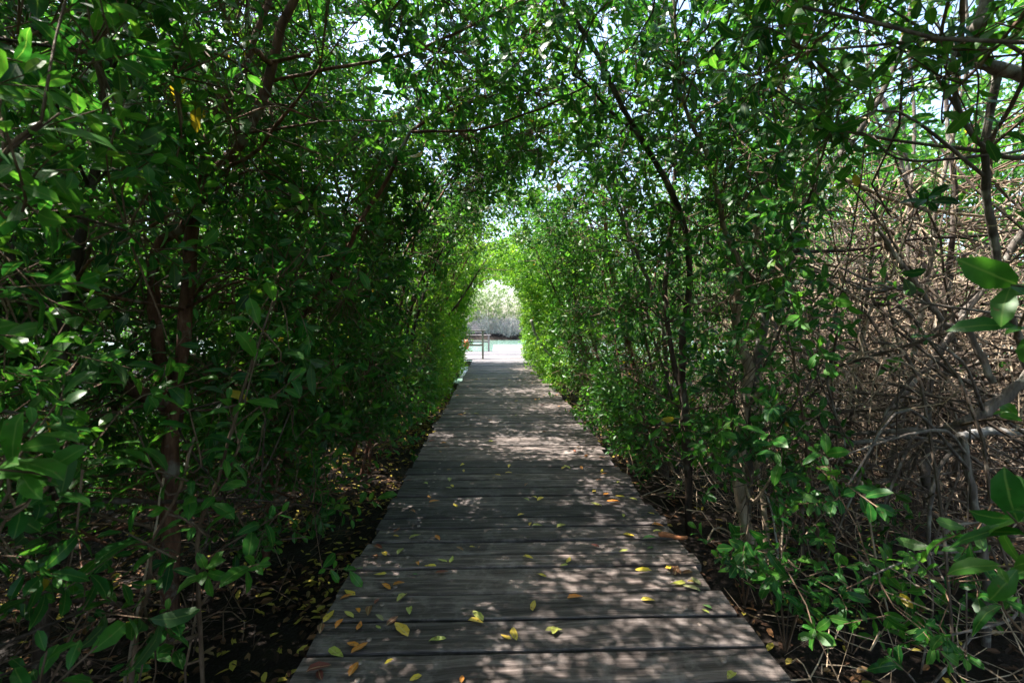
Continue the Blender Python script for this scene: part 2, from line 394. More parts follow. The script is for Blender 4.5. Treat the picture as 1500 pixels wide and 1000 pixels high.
# platform at the end of the walk, with a wing to the left and a narrow pier beyond
plat = thing("jetty_platform", "sunlit bleached plank platform at the end of the boardwalk over the water", "jetty", (0, 18, -.62))
y = 14.97
while y < 24.75:
    wd = float(rng.choice([.19, .2, .21])); yc = y + wd/2
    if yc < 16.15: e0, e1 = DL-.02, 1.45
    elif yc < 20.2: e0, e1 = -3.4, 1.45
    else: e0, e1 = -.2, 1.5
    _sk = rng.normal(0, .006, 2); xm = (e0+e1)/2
    o = obj("plank", plank_mesh(e0-xm+rng.normal(0, .01), e1-xm+rng.normal(0, .01), wd-.008, mat=M["wood_painted_shade" if yc < 20.2 else "wood_bleached"]), plat, (xm, yc-18, .62+.004+rng.normal(0, .002)))
    o.rotation_euler = (rng.normal(0, .006), 0, rng.normal(0, .001)); y += wd
obj("fascia_board", box_mesh("fascia_board", 2.55, .045, .2, M["wood_dark"]), plat, (-2.1, 16.12-18, .62-.145))
for bx in (-.1, 1.2):
    obj("beam", box_mesh("beam", .1, 9.7, .16, M["wood_dark"]), plat, (bx, 19.9-18, .62-.125))
obj("beam", box_mesh("beam", .1, 3.9, .16, M["wood_dark"]), plat, (-3.2, 18.2-18, .62-.125))
for bx, by in ((-3.2, 16.4), (-3.2, 20), (-1.4, 16.4), (-.1, 17), (1.2, 17), (-.1, 21), (1.2, 21), (-.1, 24.4), (1.2, 24.4)):
    obj("pile", stem_mesh("pile", [(0, 0, -1), (0, 0, .36)], .08, .08, M["wood_dark"], n=5, wob=0), plat, (bx, by-18, .05))

def railing(name, label, Y, xr, z1, z2, xl, mat, ps):
    r = thing(name, label, "railing", (xr, Y, 0))
    for k, xx in enumerate(np.arange(xr, xl, -1.55)):
        obj("post", box_mesh("post", ps, ps, z1+.0, mat), r, (xx-xr, 0, z1/2+.008))
    L = xr-xl
    obj("top_rail", box_mesh("top_rail", L+.14, ps+.02, .04, mat), r, (-L/2+.02, 0, z1+.034))
    obj("mid_rail", box_mesh("mid_rail", L, .04, .06, mat), r, (-L/2, ps/2+.022, z2))
    return r
railing("railing", "grey timber railing with a square post at the near corner of the jetty platform", 16.3, -.50, .93, .47, -3.4, M["wood_bleached"], .062)
railing("railing", "pale thin railing on the far left edge of the jetty platform", 20.05, -.37, .64, .4, -3.4, M["wood_bleached"], .07)
# faded orange float hung on the near railing
fl = thing("float_buoy", "faded orange float hanging on the jetty railing beside the left leaves", "buoy", (-1.05, 16.18, .3))
ph = np.linspace(0, np.pi, 9); prof = [(max(.004, .10*math.sin(p)**.8), -.17*math.cos(p)) for p in ph]
v, q = tubes(np.array([[(0, 0, z) for r, z in prof]]), np.array([[r for r, z in prof]]), 12)
obj("float_body", build_mesh("float_body", v, [q], M["float"], smooth=True), fl, (0, 0, .2))
obj("rope", stem_mesh("rope", [(0, 0, .36), (.01, .06, .55), (0, .1, .68)], .009, .009, M["bark_tan"], sides=5, n=6, wob=0), fl)
# stump beside the walk
b = P(667, 577, 11.0); b[2] = -.55
st = thing("stump", "short black broken post standing in the water beside the boardwalk's left edge", "post", (-1.0, 11.0, -.6))
obj("stump_body", stem_mesh("stump_body", [(0, 0, -.1), (.01, 0, .2), (.02, .01, .38), (.015, .01, .47)], .085, .075, M["bark_dark"], sides=10, n=7, wob=.01), st)
obj("splinter", stem_mesh("splinter", [(-.03, 0, .44), (-.035, 0, .52), (-.03, 0, .58)], .03, .008, M["bark_dark"], sides=6, n=4, wob=0), st)

# ------------------------------------------------------------------ leaves
def leaf_template(lod):
    if lod == 2:
        v = [(0, 0, 0), (.52, .5, .08), (1, 0, -.06), (.52, -.5, .08)]
        return np.array(v), [], [(0, 3, 2), (0, 2, 1)], np.array([1, 0, 1, 0.])
    if lod == 4:
        v = [(0, 0, 0), (.32, .43, .05), (.74, .42, .04), (1, 0, -.08), (.74, -.42, .04), (.32, -.43, .05)]
        return np.array(v), [(0, 3, 2, 1), (0, 5, 4, 3)], [], np.array([1, 0, 0, 1, 0, 0.])
    us = (.15, .5, .83); ws = (.24, .5, .39); zs = (.01, .02, -.01)
    v = [(0, 0, 0), (1, 0, -.10)] + [(u, 0, z) for u, z in zip(us, zs)] + [(u, w_, z+.16*w_*.6) for u, w_, z in zip(us, ws, zs)] + [(u, -w_, z+.16*w_*.6) for u, w_, z in zip(us, ws, zs)]
    q = [(2, 3, 6, 5), (3, 4, 7, 6), (3, 2, 8, 9), (4, 3, 9, 10)]
    tr = [(0, 2, 5), (4, 1, 7), (2, 0, 8), (1, 4, 10)]
    return np.array(v), q, tr, np.array([1, 1, 1, 1, 1, 0, 0, 0, 0, 0, 0.])
TPL = {k: leaf_template(k) for k in (2, 4, 12)}

def leaf_arrays(pos, d, n, L, W, tint, lod):
    tv, tq, tt, ve = TPL[lod]; m_, k = len(pos), len(tv)
    s = np.cross(n, d)
    v = pos[:, None] + d[:, None]*(tv[None, :, 0:1]*L[:, None, None]) + s[:, None]*(tv[None, :, 1:2]*W[:, None, None]) + n[:, None]*(tv[None, :, 2:3]*L[:, None, None])
    base = (np.arange(m_)*k)[:, None, None]
    q = (np.array(tq, int)[None]+base).reshape(-1, 4) if tq else np.zeros((0, 4), int)
    t_ = (np.array(tt, int)[None]+base).reshape(-1, 3) if tt else np.zeros((0, 3), int)
    return v.reshape(-1, 3), q, t_, np.repeat(tint, k), np.tile(ve, m_)

def sprig_leaves(pos, axis, size, K, r, big=1.0):
    """whorls of leaves along twig ends; returns leaf pos, dir, normal, length, width, tint, sprig index"""
    m_ = len(pos)
    ref = np.where(np.abs(axis[:, 2:3]) > .85, np.array([[1., 0, 0]]), np.array([[0., 0, 1]]))
    e1 = norm(np.cross(axis, ref)); e2 = np.cross(axis, e1)
    k = np.arange(K)[None, :]; f = k/(K-1)
    az = k*2.39996 + r.random((m_, 1))*6.28 + r.normal(0, .25, (m_, K))
    th = np.radians(78 - 48*f + r.normal(0, 10, (m_, K)))
    rad = e1[:, None]*np.cos(az)[..., None] + e2[:, None]*np.sin(az)[..., None]
    d = axis[:, None]*np.cos(th)[..., None] + rad*np.sin(th)[..., None]
    d[..., 2] -= .18; d = norm(d)
    n_ = axis[:, None] + np.array([0, 0, .55]) + r.normal(0, .48, (m_, K, 3))
    n_ = norm(n_ - d*np.sum(n_*d, -1, keepdims=True))
    tw = (size*.17)[:, None]
    p = pos[:, None] + axis[:, None]*(tw*f)[..., None] + rad*.004
    L = size[:, None]*.063*big*np.clip(1 + r.normal(0, .24, (m_, K)), .45, 1.6)*(1-.35*(f > .93)); W = L*(.50 + r.normal(0, .06, (m_, K)))
    ts = np.clip(r.beta(1.6, 2.2, (m_, 1))*.88 + r.normal(0, .09, (m_, K)) + .16*(f > .85), 0, .94)
    ts = np.where(r.random((m_, K)) < .003, .985, ts)
    kp = (r.random((m_, K)) < .86).ravel()
    fl = lambda a: a.reshape(-1, *a.shape[2:])[kp]
    return fl(p), fl(d), fl(n_), fl(L), fl(W), fl(ts), np.repeat(np.arange(m_), K)[kp]

NV = 14
LEAF_ME = []
for i in range(NV):
    tt = (i+.5)/NV*.8 if i < NV-1 else .985
    bend = rng.normal(0, .05); L = np.array([1.]); 
    v, q, t_, ti, ve = leaf_arrays(np.zeros((1, 3)), np.array([[1., 0, 0]]), np.array([[0., 0, 1]]), L, np.array([.45+.05*rng.normal()]), np.array([tt]), 12)
    v[:, 2] -= (.1+abs(bend)*3*(i % 3))*v[:, 0]**2 + rng.normal(0, .25)*v[:, 0]*v[:, 1]; v[:, 1] += 2*bend*v[:, 0]**2
    LEAF_ME.append(build_mesh("leaf", v, [q, t_], M["leaf"], {"tint": ti, "vein": ve}, smooth=True))
LEAF_T = np.array([(i+.5)/NV*.8 if i < NV-1 else .985 for i in range(NV)])

def leaf_object(parent, base, p, d, n, L, tint):
    s = np.cross(n, d)
    o = bpy.data.objects.new("leaf", LEAF_ME[int(np.argmin(np.abs(LEAF_T[:-1] - tint - rng.normal(0, .03))))] if tint < .95 else LEAF_ME[-1])
    COL.objects.link(o); o.parent = parent
    q = p-base
    o.matrix_basis = Matrix(((d[0]*L, s[0]*L, n[0]*L, q[0]), (d[1]*L, s[1]*L, n[1]*L, q[1]), (d[2]*L, s[2]*L, n[2]*L, q[2]), (0, 0, 0, 1)))
    return o

def in_view(p, mx=1.12, my=.75):
    q = (p-CAM) @ _R
    z = -q[:, 2]
    return (z > .1) & (np.abs(q[:, 0]) < mx*z) & (np.abs(q[:, 1]) < my*z)

# ------------------------------------------------------------------ trees: stems first
class Tree:
    def __init__(s, name, label, cat, stems, mat, group=None, own=True):
        """stems: list of (points, r0, r1)"""
        s.base = np.array(stems[0][0][0], float); s.stems = stems; s.mat = mat; s.own = own
        s.e = thing(name, label, cat, s.base, group)
        s.nodes = np.concatenate([spline(p, 16) for p, a, b in stems]); s.rad = np.concatenate([np.linspace(a, b, 16) for p, a, b in stems])
        s.shift = rng.normal(0, .06) + (.25 if s.base[1] > 7.5 and s.base[0] < 0 else .2 if s.base[1] > 8 else .04 if s.base[0] > 0 else 0)  # random tone, plus sun glow painted as a lighter tint on far trees
        for i, (p, a, b) in enumerate(stems):
            near = s.base[1] < 7
            obj("trunk" if i == 0 or p[0][2] < -.2 else "branch", stem_mesh("stem", p, a, b, mat, sides=9 if near else 6, n=26 if near else 14, base=s.base), s.e)
trees = []
def T(*a, **k): t_ = Tree(*a, **k); trees.append(t_); return t_
def PX(lst, Y, Y1=None):
    n_ = len(lst); Y1 = Y if Y1 is None else Y1
    return [P(x, y, Y+(Y1-Y)*i/(n_-1)) for i, (x, y) in enumerate(lst)]
def root(p): return [np.array([p[0][0], p[0][1], GZ-.08])] + p

# --- left, authored from the photograph
T("tree", "big dark forked tree on the left bank with one thick limb reaching left", "tree", [
    (PX([(250, 935), (250, 800), (250, 640), (256, 590), (268, 500), (274, 420), (283, 320), (333, 233), (387, 150), (398, 93), (413, 40), (430, 0), (448, -70), (470, -150), (520, -240)], 2.7, 2.8), .05, .015),
    (PX([(252, 600), (200, 570), (150, 550), (60, 528), (-20, 518), (-120, 470), (-230, 380)], 2.7, 2.5), .04, .02),
    (PX([(250, 590), (236, 520), (224, 440), (228, 360), (258, 345), (290, 290), (307, 187), (335, 140), (360, 93), (393, 0), (405, -90), (400, -190)], 2.75, 3.1), .032, .012),
    (PX([(398, 95), (380, 80), (345, 45), (322, 0), (300, -50)], 2.75, 2.6), .016, .01),
    (PX([(400, 90), (430, 84), (455, 80)], 2.75, 2.7), .011, .008),
    (PX([(395, 120), (425, 112), (490, 100), (560, 88), (620, 70), (690, 38), (770, -2), (830, -40)], 2.78, 2.9), .010, .006),
    (PX([(330, 245), (372, 225), (400, 190), (440, 140), (470, 95)], 2.73, 2.5), .011, .006),
    (PX([(345, 195), (400, 190), (440, 183), (470, 178)], 2.73, 2.4), .009, .005)], M["bark_red"])
T("tree", "slanting reddish stem leaning right behind the big dark forked tree", "tree", [
    (PX([(390, 830), (398, 640), (405, 545), (425, 500), (445, 462), (475, 420), (500, 383), (530, 320), (570, 260), (600, 193), (650, 165), (720, 140)], 3.5, 3.6), .027, .010),
    (PX([(408, 540), (395, 470), (385, 380), (392, 300), (400, 210), (390, 100)], 3.5, 3.9), .024, .012),
    (PX([(600, 193), (700, 190), (760, 170), (800, 156), (860, 126)], 3.55, 3.4), .010, .006)], M["bark_red"])
T("tree", "dark slim upright tree at the far left edge behind blurred leaves", "tree", [
    (PX([(60, 1050), (70, 860), (80, 640), (95, 480), (120, 330), (150, 200), (160, 60), (190, -60), (230, -200)], 2.2, 2.5), .035, .014),
    (PX([(76, 735), (150, 732), (247, 735), (330, 728)], 2.2, 2.5), .017, .008),
    (PX([(95, 480), (40, 420), (-20, 300), (-60, 180)], 2.3, 2.2), .02, .01)], M["bark_dark"])
# --- right, authored
T("tree", "tree with a twisted sunlit tan trunk base close to the boardwalk's right edge", "tree", [
    (PX([(1105, 868), (1107, 817), (1090, 767), (1082, 700), (1090, 600), (1098, 530), (1077, 486), (1087, 400), (1113, 330), (1130, 240), (1150, 170), (1120, 60), (1085, -40), (1040, -150)], 3.2, 3.3), .04, .012),
    (PX([(1105, 862), (1122, 800), (1118, 740), (1103, 640), (1110, 560), (1140, 440)], 3.2, 3.5), .022, .010),
    (PX([(1087, 400), (1060, 330), (1040, 240), (1000, 150), (990, 60), (985, -40)], 3.25, 3.0), .018, .008)], M["bark_tan"])
T("tree", "slender smooth grey tree leaning right in front of the brown thicket", "tree", [
    (PX([(1092, 835), (1096, 690), (1100, 600), (1108, 520), (1127, 433), (1147, 393), (1168, 330), (1200, 273), (1253, 197), (1300, 120), (1330, 30), (1350, -80), (1340, -200)], 3.5, 3.3), .036, .016),
    (PX([(1127, 433), (1150, 395), (1170, 360), (1178, 290), (1176, 200), (1150, 90)], 3.45, 3.8), .018, .009)], M["bark_grey"])
T("tree", "dark stem arching left over the boardwalk from the right bank", "tree", [
    (PX([(1010, 780), (1008, 690), (1002, 600), (1000, 500), (1010, 400), (996, 310), (957, 230), (925, 185), (903, 140), (885, 95), (857, 52), (822, 0), (790, -60), (740, -130)], 3.9, 2.9), .034, .012),
    (PX([(927, 190), (890, 160), (862, 125), (840, 110)], 3.3, 3.0), .012, .006),
    (PX([(1002, 600), (985, 520), (975, 430), (990, 230), (985, 80), (984, -60)], 4.0, 4.4), .024, .012)], M["bark_dark"])
T("tree", "reddish stem rising close to the boardwalk's right edge, midway along the tunnel", "tree", [
    (PX([(972, 672), (955, 625), (940, 593), (930, 547), (905, 430), (890, 370), (880, 260), (850, 150)], 6.2, 6.0), .045, .012),
    (PX([(940, 593), (965, 500), (960, 400), (1000, 300)], 6.2, 6.4), .025, .01)], M["bark_red"])
T("tree", "thick mossy forked tree at the right edge with a bent elbow limb", "tree", [
    (PX([(1440, 1000), (1446, 860), (1428, 740), (1410, 640)], 2.5, 2.5), .021, .017),
    (PX([(1650, 470), (1580, 500), (1500, 558), (1440, 605), (1408, 622)], 2.3, 2.5), .034, .028),
    (PX([(1700, 560), (1640, 380), (1600, 200), (1500, 112), (1440, 96), (1408, 74)], 2.3, 2.2), .034, .026),
    (PX([(1436, 94), (1430, 50), (1446, 0), (1460, -80), (1440, -190)], 2.2, 2.2), .03, .016),
    (PX([(1462, 104), (1447, 183), (1443, 267), (1453, 333), (1470, 416), (1492, 493), (1510, 600)], 2.25, 2.5), .02, .014),
    (PX([(1440, 605), (1380, 628), (1300, 632), (1232, 637)], 2.5, 3.0), .027, .010),
    (PX([(1455, 560), (1415, 480), (1385, 475), (1330, 400), (1288, 338)], 2.6, 2.8), .02, .010)], M["bark_grey"])
T("tree", "two thin crossing grey stems standing in the middle of the brown thicket", "tree", [
    (PX([(1358, 720), (1357, 620), (1365, 540), (1395, 485), (1440, 420), (1470, 380), (1520, 300), (1560, 150), (1540, -50)], 3.4, 3.1), .03, .016),
    (PX([(1300, 700), (1330, 560), (1360, 400), (1372, 300), (1400, 180), (1420, 60), (1400, -80)], 3.6, 3.3), .022, .010)], M["bark_grey"])
# rows of arching trees
def row_tree(x0, y0, lean, hgt, ns, r0, mat, name, label, group, spread=.5):
    stems = []
    for k in range(ns):
        bx = x0 + rng.normal(0, .1); by = y0 + rng.normal(0, .12); a = rng.normal(0, spread)
        pts = []; H = hgt*rng.uniform(.75, 1.1); ph = rng.random(2)*6.28
        for f in np.linspace(0, 1, 8):
            pts.append((bx + lean*(f**1.8) + a*.5*f + .09*math.sin(ph[0]+f*7), by + rng.normal(0, .05) + a*f*.9*math.cos(ph[1]), GZ-.08 + (H+.5)*f - .2*abs(lean)*f*f))
        stems.append((pts, r0*rng.uniform(.7, 1.15)*(1 if k == 0 else .75), .008))
    return T(name, label, "tree", stems, mat, group)
ORD = ["first", "second", "third", "fourth", "fifth", "sixth", "seventh", "eighth", "ninth", "tenth", "eleventh", "twelfth", "thirteenth"]
cols = [M["bark_red"], M["bark_dark"], M["twig"]]
for i, y0 in enumerate((5.6, 6.9, 8.1, 9.2, 10.3, 11.5, 12.7, 13.9, 15.0)):
    row_tree(-1.45-rng.random()*.35, y0+rng.normal(0, .15), 1.25, 3.7, 3, .036, cols[i % 3], "arching_tree",
             f"slim arching tree at the boardwalk's left edge, {ORD[i]} past the forked tree", "arching trees along the left edge", .35)
for i, y0 in enumerate((5.3, 7.3, 8.5, 9.6, 10.7, 11.8, 13.0, 14.2, 15.4, 16.8)):
    row_tree(1.75+rng.random()*.35, y0+rng.normal(0, .15), -1.2, 3.7, 3, .034, [M["bark_grey"], M["bark_red"], M["twig"]][i % 3], "arching_tree",
             f"slim arching tree at the boardwalk's right edge, {ORD[i]} past the grey leaning tree", "arching trees along the right edge", .35)
for i, (x0, y0) in enumerate(((-2.1, .6), (-3.6, 1.9), (-4.6, 3.6), (-3.5, 5.0), (-4.7, 6.4), (-3.4, 7.8), (-4.6, 9.4), (-3.3, 11.0), (-4.4, 12.8))):
    row_tree(x0, y0, rng.normal(.3, .4), 4.4, 3, .042, M["bark_dark"], "understorey_tree",
             f"shaded multi-stemmed tree in the second row of the left bank, {ORD[i]} from the camera", "second row of trees on the left bank", .8)
for i, (x0, y0) in enumerate(((2.2, .3), (4.4, 4.6), (3.4, 6.4), (5.3, 6.8), (3.6, 8.6), (5.0, 10.2), (3.4, 11.6), (4.6, 13.4), (3.3, 15.4))):
    row_tree(x0, y0, rng.normal(-.3, .4), 4.4, 3, .038, M["bark_grey"], "understorey_tree",
             f"grey multi-stemmed tree in the second row of the right bank, {ORD[i]} from the camera", "second row of trees on the right bank", .8)
row_tree(-1.7, -1.2, 1.3, 3.8, 3, .04, M["bark_dark"], "arching_tree", "arching tree overhead at the near left end of the tunnel", "arching trees along the left edge")
row_tree(2.0, -1.0, -1.2, 3.8, 3, .04, M["bark_grey"], "arching_tree", "arching tree overhead at the near right end of the tunnel", "arching trees along the right edge")

# ------------------------------------------------------------------ where the foliage is
def density(x, y, z):
    u = x-.16; a = np.abs(u); left = u < 0
    n1 = noise(x*1.25+9, y*1.25, z*1.25); n2 = noise(x*.5, y*.5+4, z*.5); n3 = noise(x*2.7, y*2.7, z*2.7)
    yc = np.clip(y, 0, 18)
    wx = np.where(left, 1.06 + .06*sstep(9, 11, y)*(z < 1.3) + .45*np.clip(2.6-y, 0, 2)/2, np.maximum(1.15-.036*yc, .62) + .35*np.clip(2.2-y, 0, 2)/2)
    hz = np.maximum(2.85-.05*yc, 2.2)
    qn = ((a/wx)**3 + (np.clip(z, 0, 9)/hz)**3)**(1/3)
    s = (qn-1)*1.35 - (n1-.5)*.55
    d = np.where(s > 0, (np.where(y < 4, 300, 360)*np.exp(-s/.8)+58)*sstep(0, .16, s), 0)
    top = 4.3 + 1.0*(n2-.4) + .32*np.clip(a-1.2, 0, 3.5)
    d *= 1-sstep(top-.5, top+.2, z)
    low = np.where(y < 3, .3 + .5*np.clip(1-(a-1)/1.6, 0, 1), .0 + .16*np.clip(1-(a-1)/.8, 0, 1)*(y < 5))
    low = np.where(~left & (y > 1.9), np.where(a < 2.4, .0, low), low)
    d *= np.where(y < 7, .06+.94*sstep(low-.2, low+.25, z), 1)
    d *= 1-.9*sstep(3.2, 3.7, z)*sstep(1.2, 1.8, x)*sstep(2.6, 3.4, y)*(1-sstep(8, 9, y))
    d *= 1-.85*(left & (y > 8.5))*np.maximum(sstep(.7, 1.2, a-1.1)*sstep(.4, 1, z), sstep(3.3, 3.8, z))
    d *= 1-.15*((x < -2.1) & (x > -4) & (y > .4) & (y < 3.6) & (z > 2.5))
    d *= 1+.7*(left & (z > 2.6) & (a > 1.9) & (y < 8.5))
    d *= .1+.9*sstep(-.25, .15, z)
    d *= np.where(~left & (z < .7) & (y > 1.9) & (y < 6.5) & (a < 3), 1.7, 1)
    d *= np.where(left & (a > 2.2) & (z < 1.9), 2.0, np.where(left & (z < 1.2) & (y > 2.4), 2.4, 1))
    over = sstep(1.9, 2.5, z)*np.exp(-((u-.1)/.8)**4)
    d *= np.where(y > 10.5, 1.7, np.where(y < 6, 1.3+.5*over, 1+.25*over))
    d *= 1-.92*sstep(hz+.55, hz+1.0, z)*np.exp(-(np.clip(u+.1, -9, 9)/1.25)**4)*np.where(y < 4.2, .75, .75+.25*sstep(4.2, 5.6, y))
    d *= 1-.8*sstep(3.6, 4.2, z)*sstep(.3, 1, u)*sstep(6.5, 8, y)
    d *= 1-.4*over*np.exp(-((u-.08)/.16)**2)*(y < 7)*(y > 5)
    d *= np.where(left & (y < 4), .9, 1)
    d *= np.where(~left & (y > 1.8) & (y < 7.5) & (z > .5), .52, 1)
    d *= 1-.9*sstep(2.85, 3.3, z)*(y > 9)*(u > -.7)
    clear = sstep(-.15, .3, x-np.where(y < 2, .7*y, .46*y+.48))*np.where(x < 2.6, sstep(-.1, .5, z+.45*(n1-.3)-.15), 1)*(1-sstep(2.0, 2.5, z+.3*(n1-.5)))*(1-sstep(6.2, 7.0, x))*(1-sstep(6.5, 8, y))
    d *= 1-.95*clear
    d *= 1-sstep(0, .4, x-(.5*y+.5))*sstep(2, 2.4, z)*np.where(x > 2.9, .8, .4)*sstep(2.2, 3.2, y)
    cl = sstep(.40, .60, n1*.6+n3*.4); d *= np.where((over > .3) & (y < 6.5), .5+.75*cl, .08+1.6*cl)
    d *= np.where(left, 1-sstep(15.0, 15.6, y), 1-sstep(17.2, 18, y))
    d *= np.where((y > 14.9) & (a < .8) & (z < 2.3), 0, 1)
    d *= np.where((y > 16.2) & (u < .7), 0, 1)
    return d
BX = (-6.3, 7.2, -3.2, 18, 0, 6.2); DM = 620
nc = int((BX[1]-BX[0])*(BX[3]-BX[2])*(BX[5]-BX[4])*DM)
c = rng.random((nc, 3))*np.array([BX[1]-BX[0], BX[3]-BX[2], BX[5]-BX[4]]) + np.array([BX[0], BX[2], BX[4]])
c[:, 2] -= .15
keep = rng.random(nc)*DM < density(c[:, 0], c[:, 1], c[:, 2])
S = c[keep]
dist = np.linalg.norm(S-CAM, axis=1); iv = in_view(S)
keep = (dist > .9) & ~((dist < 1.5) & iv & (rng.random(len(S)) < .55))
keep &= ~((S[:, 1] < .2) & (rng.random(len(S)) < .5)) & ~((np.abs(S[:, 0]-.16) > 2.1) & (S[:, 1] > 5) & (rng.random(len(S)) < np.where((S[:, 0] < 0) & (S[:, 1] < 9), .2, .5))) & ~((np.abs(S[:, 0]-.16) > 3.2) & (rng.random(len(S)) < .3))
keep &= ~(~iv & (S[:, 1] > 3) & (S[:, 2] < 2.2) & (rng.random(len(S)) < .5))
S = S[keep]
allnodes = np.concatenate([t_.nodes for t_ in trees]); owner = np.concatenate([np.full(len(t_.nodes), i) for i, t_ in enumerate(trees)])
kd = kdtree.KDTree(len(allnodes))
for i, p in enumerate(allnodes): kd.insert(p, i)
kd.balance()
near = np.empty(len(S), int)
for i, p in enumerate(S): near[i] = kd.find(p)[1]
SO = owner[near]; SN = allnodes[near]
axis = norm(norm(S-SN)*.8 + rng.normal(0, .5, S.shape) + np.array([0, 0, .35]))
dist = np.linalg.norm(S-CAM, axis=1)
size = np.clip(rng.normal(1.0, .2, len(S)), .6, 1.5)

# ------------------------------------------------------------------ crowns
n_leaf_obj = 0
def grow(tr, Sp, Ax, Sz, SNp, r, cap=170, minpx=13, K=9):
    """twigs, branches and leaves of one tree"""
    global n_leaf_obj
    base = tr.base
    D = np.linalg.norm(Sp-CAM, axis=1)
    # branches to clusters of sprigs
    cell = np.floor(Sp/.62).astype(int); _, inv = np.unique(cell, axis=0, return_inverse=True); inv = inv.ravel()
    g = Geo()
    for ci in range(inv.max()+1):
        m_ = inv == ci
        cen = Sp[m_].mean(0); dn = np.linalg.norm(tr.nodes-cen, axis=1) + .9*np.clip(tr.nodes[:, 2]-cen[2]+.1, 0, 9)
        j = int(np.argmin(dn)); a = tr.nodes[j]; ln = np.linalg.norm(cen-a)
        if ln > .25 and ln < 2.3:
            mid = (a+cen)/2 + r.normal(0, .13*ln, 3) + np.array([0, 0, .05*ln])
            big = np.linalg.norm(cen-CAM) < 4.6 and in_view(cen[None])[0]
            r0 = min(tr.rad[j]*.55, .006+.003*ln, .0105)
            if big:
                obj("branch", stem_mesh("branch", [a, mid, cen], r0, .004, tr.mat, sides=5, n=9, wob=.01, base=base), tr.e)
            else:
                v, q = tubes(spline([a, mid, cen], 6)[None], np.linspace(r0, .004, 6)[None], 4); g.add(v, q)
        sel = m_ & (D < 9)
        if sel.any():
            s0 = Sp[sel]; s1 = s0 + Ax[sel]*(Sz[sel]*.17)[:, None]; c0 = cen + (s0-cen)*.12
            mid = (c0+s0)/2 + r.normal(0, .025, s0.shape)
            v, q = tubes(np.stack([c0, mid, s0, s1], 1), np.tile(np.array([.0038, .003, .0026, .0015]), (len(s0), 1)), 3); g.add(v, q)
    if g.v:
        tag(obj("twigs", g.mesh("twigs", M["twig"], off=base), tr.e), kind="stuff")
    p, d, n_, L, W, ti, si = sprig_leaves(Sp, Ax, Sz, K, r)
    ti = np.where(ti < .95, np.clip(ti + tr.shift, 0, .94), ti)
    dl = np.linalg.norm(p-CAM, axis=1); vis = in_view(p, 1.1, .74)
    app = np.where(vis, L*FPX/dl, 0)
    cand = np.where(app > minpx)[0]
    cand = cand[np.argsort(-app[cand])][:cap]
    for i in cand: leaf_object(tr.e, base, p[i], d[i], n_[i], L[i], ti[i])
    n_leaf_obj += len(cand)
    rest = np.ones(len(p), bool); rest[cand] = False
    lod = np.where(~vis, 2, np.where(dl < 3.4, 12, np.where(dl < 5.2, 4, 2)))
    V, Q, TT, A, B, n0 = [], [], [], [], [], 0
    for l in (2, 4, 12):
        m_ = rest & (lod == l)
        if not m_.any(): continue
        v, q, t_, ta, va = leaf_arrays(p[m_]-base, d[m_], n_[m_], L[m_], W[m_]*(1.12 if l == 2 else 1), ti[m_], l)
        V.append(v); Q.append(q+n0); TT.append(t_+n0); A.append(ta); B.append(va); n0 += len(v)
    if V:
        me = build_mesh("crown", np.concatenate(V), [np.concatenate(Q), np.concatenate(TT)], M["painted_glow_leaf" if base[1] > (7.3 if base[0] < 0 else 8.7) and abs(base[0]) < 2.6 else "leaf"], {"tint": np.concatenate(A), "vein": np.concatenate(B)}, smooth=False)  # far-end crowns take the leaf with the sun glow painted in
        tag(obj("crown", me, tr.e), kind="stuff")
tot = 0
for i, tr in enumerate(trees):
    m_ = SO == i
    if not m_.any(): continue
    grow(tr, S[m_], axis[m_], size[m_], SN[m_], np.random.default_rng(100+i)); tot += int(m_.sum())
print("sprigs", tot, "leaf objects", n_leaf_obj)

# ------------------------------------------------------------------ shrubs in the foreground, placed spray by spray
def shrub(name, label, cat, stems, sprays, mat, K=9, big=1.2, group=None):
    """sprays: (px, py, Y, ax, ay, az, size)"""
    tr = Tree(name, label, cat, stems, mat, group)
    Sp = np.array([P(s[0], s[1], s[2]) for s in sprays]); Ax = norm(np.array([s[3:6] for s in sprays], float) + rng.normal(0, .12, (len(sprays), 3))); Sz = np.array([s[6] for s in sprays])
    Sp = Sp - Ax*(Sz*.12)[:, None]
    r = np.random.default_rng(len(label))
    g = Geo()
    for p, a, z in zip(Sp, Ax, Sz):
        j = int(np.argmin(np.linalg.norm(tr.nodes-p, axis=1) + .6*np.clip(tr.nodes[:, 2]-p[2]+.1, 0, 9))); q0 = tr.nodes[j]
        obj("branch", stem_mesh("branch", [q0, (q0+p)/2+r.normal(0, .02, 3)-a*.03, p, p+a*z*.17], min(.007, tr.rad[j]*.8), .002, mat, sides=5, n=10, wob=.003, base=tr.base), tr.e)
    p, d, n_, L, W, ti, si = sprig_leaves(Sp, Ax, Sz, K, r, big)
    ti = np.clip(ti+.25, 0, .8)
    for i in range(len(p)): leaf_object(tr.e, tr.base, p[i], d[i], n_[i], L[i], ti[i])
    return tr
def gp(px, py):
    Y = FPX*(1.4-GZ)/(py-465); return P(px, py, Y)
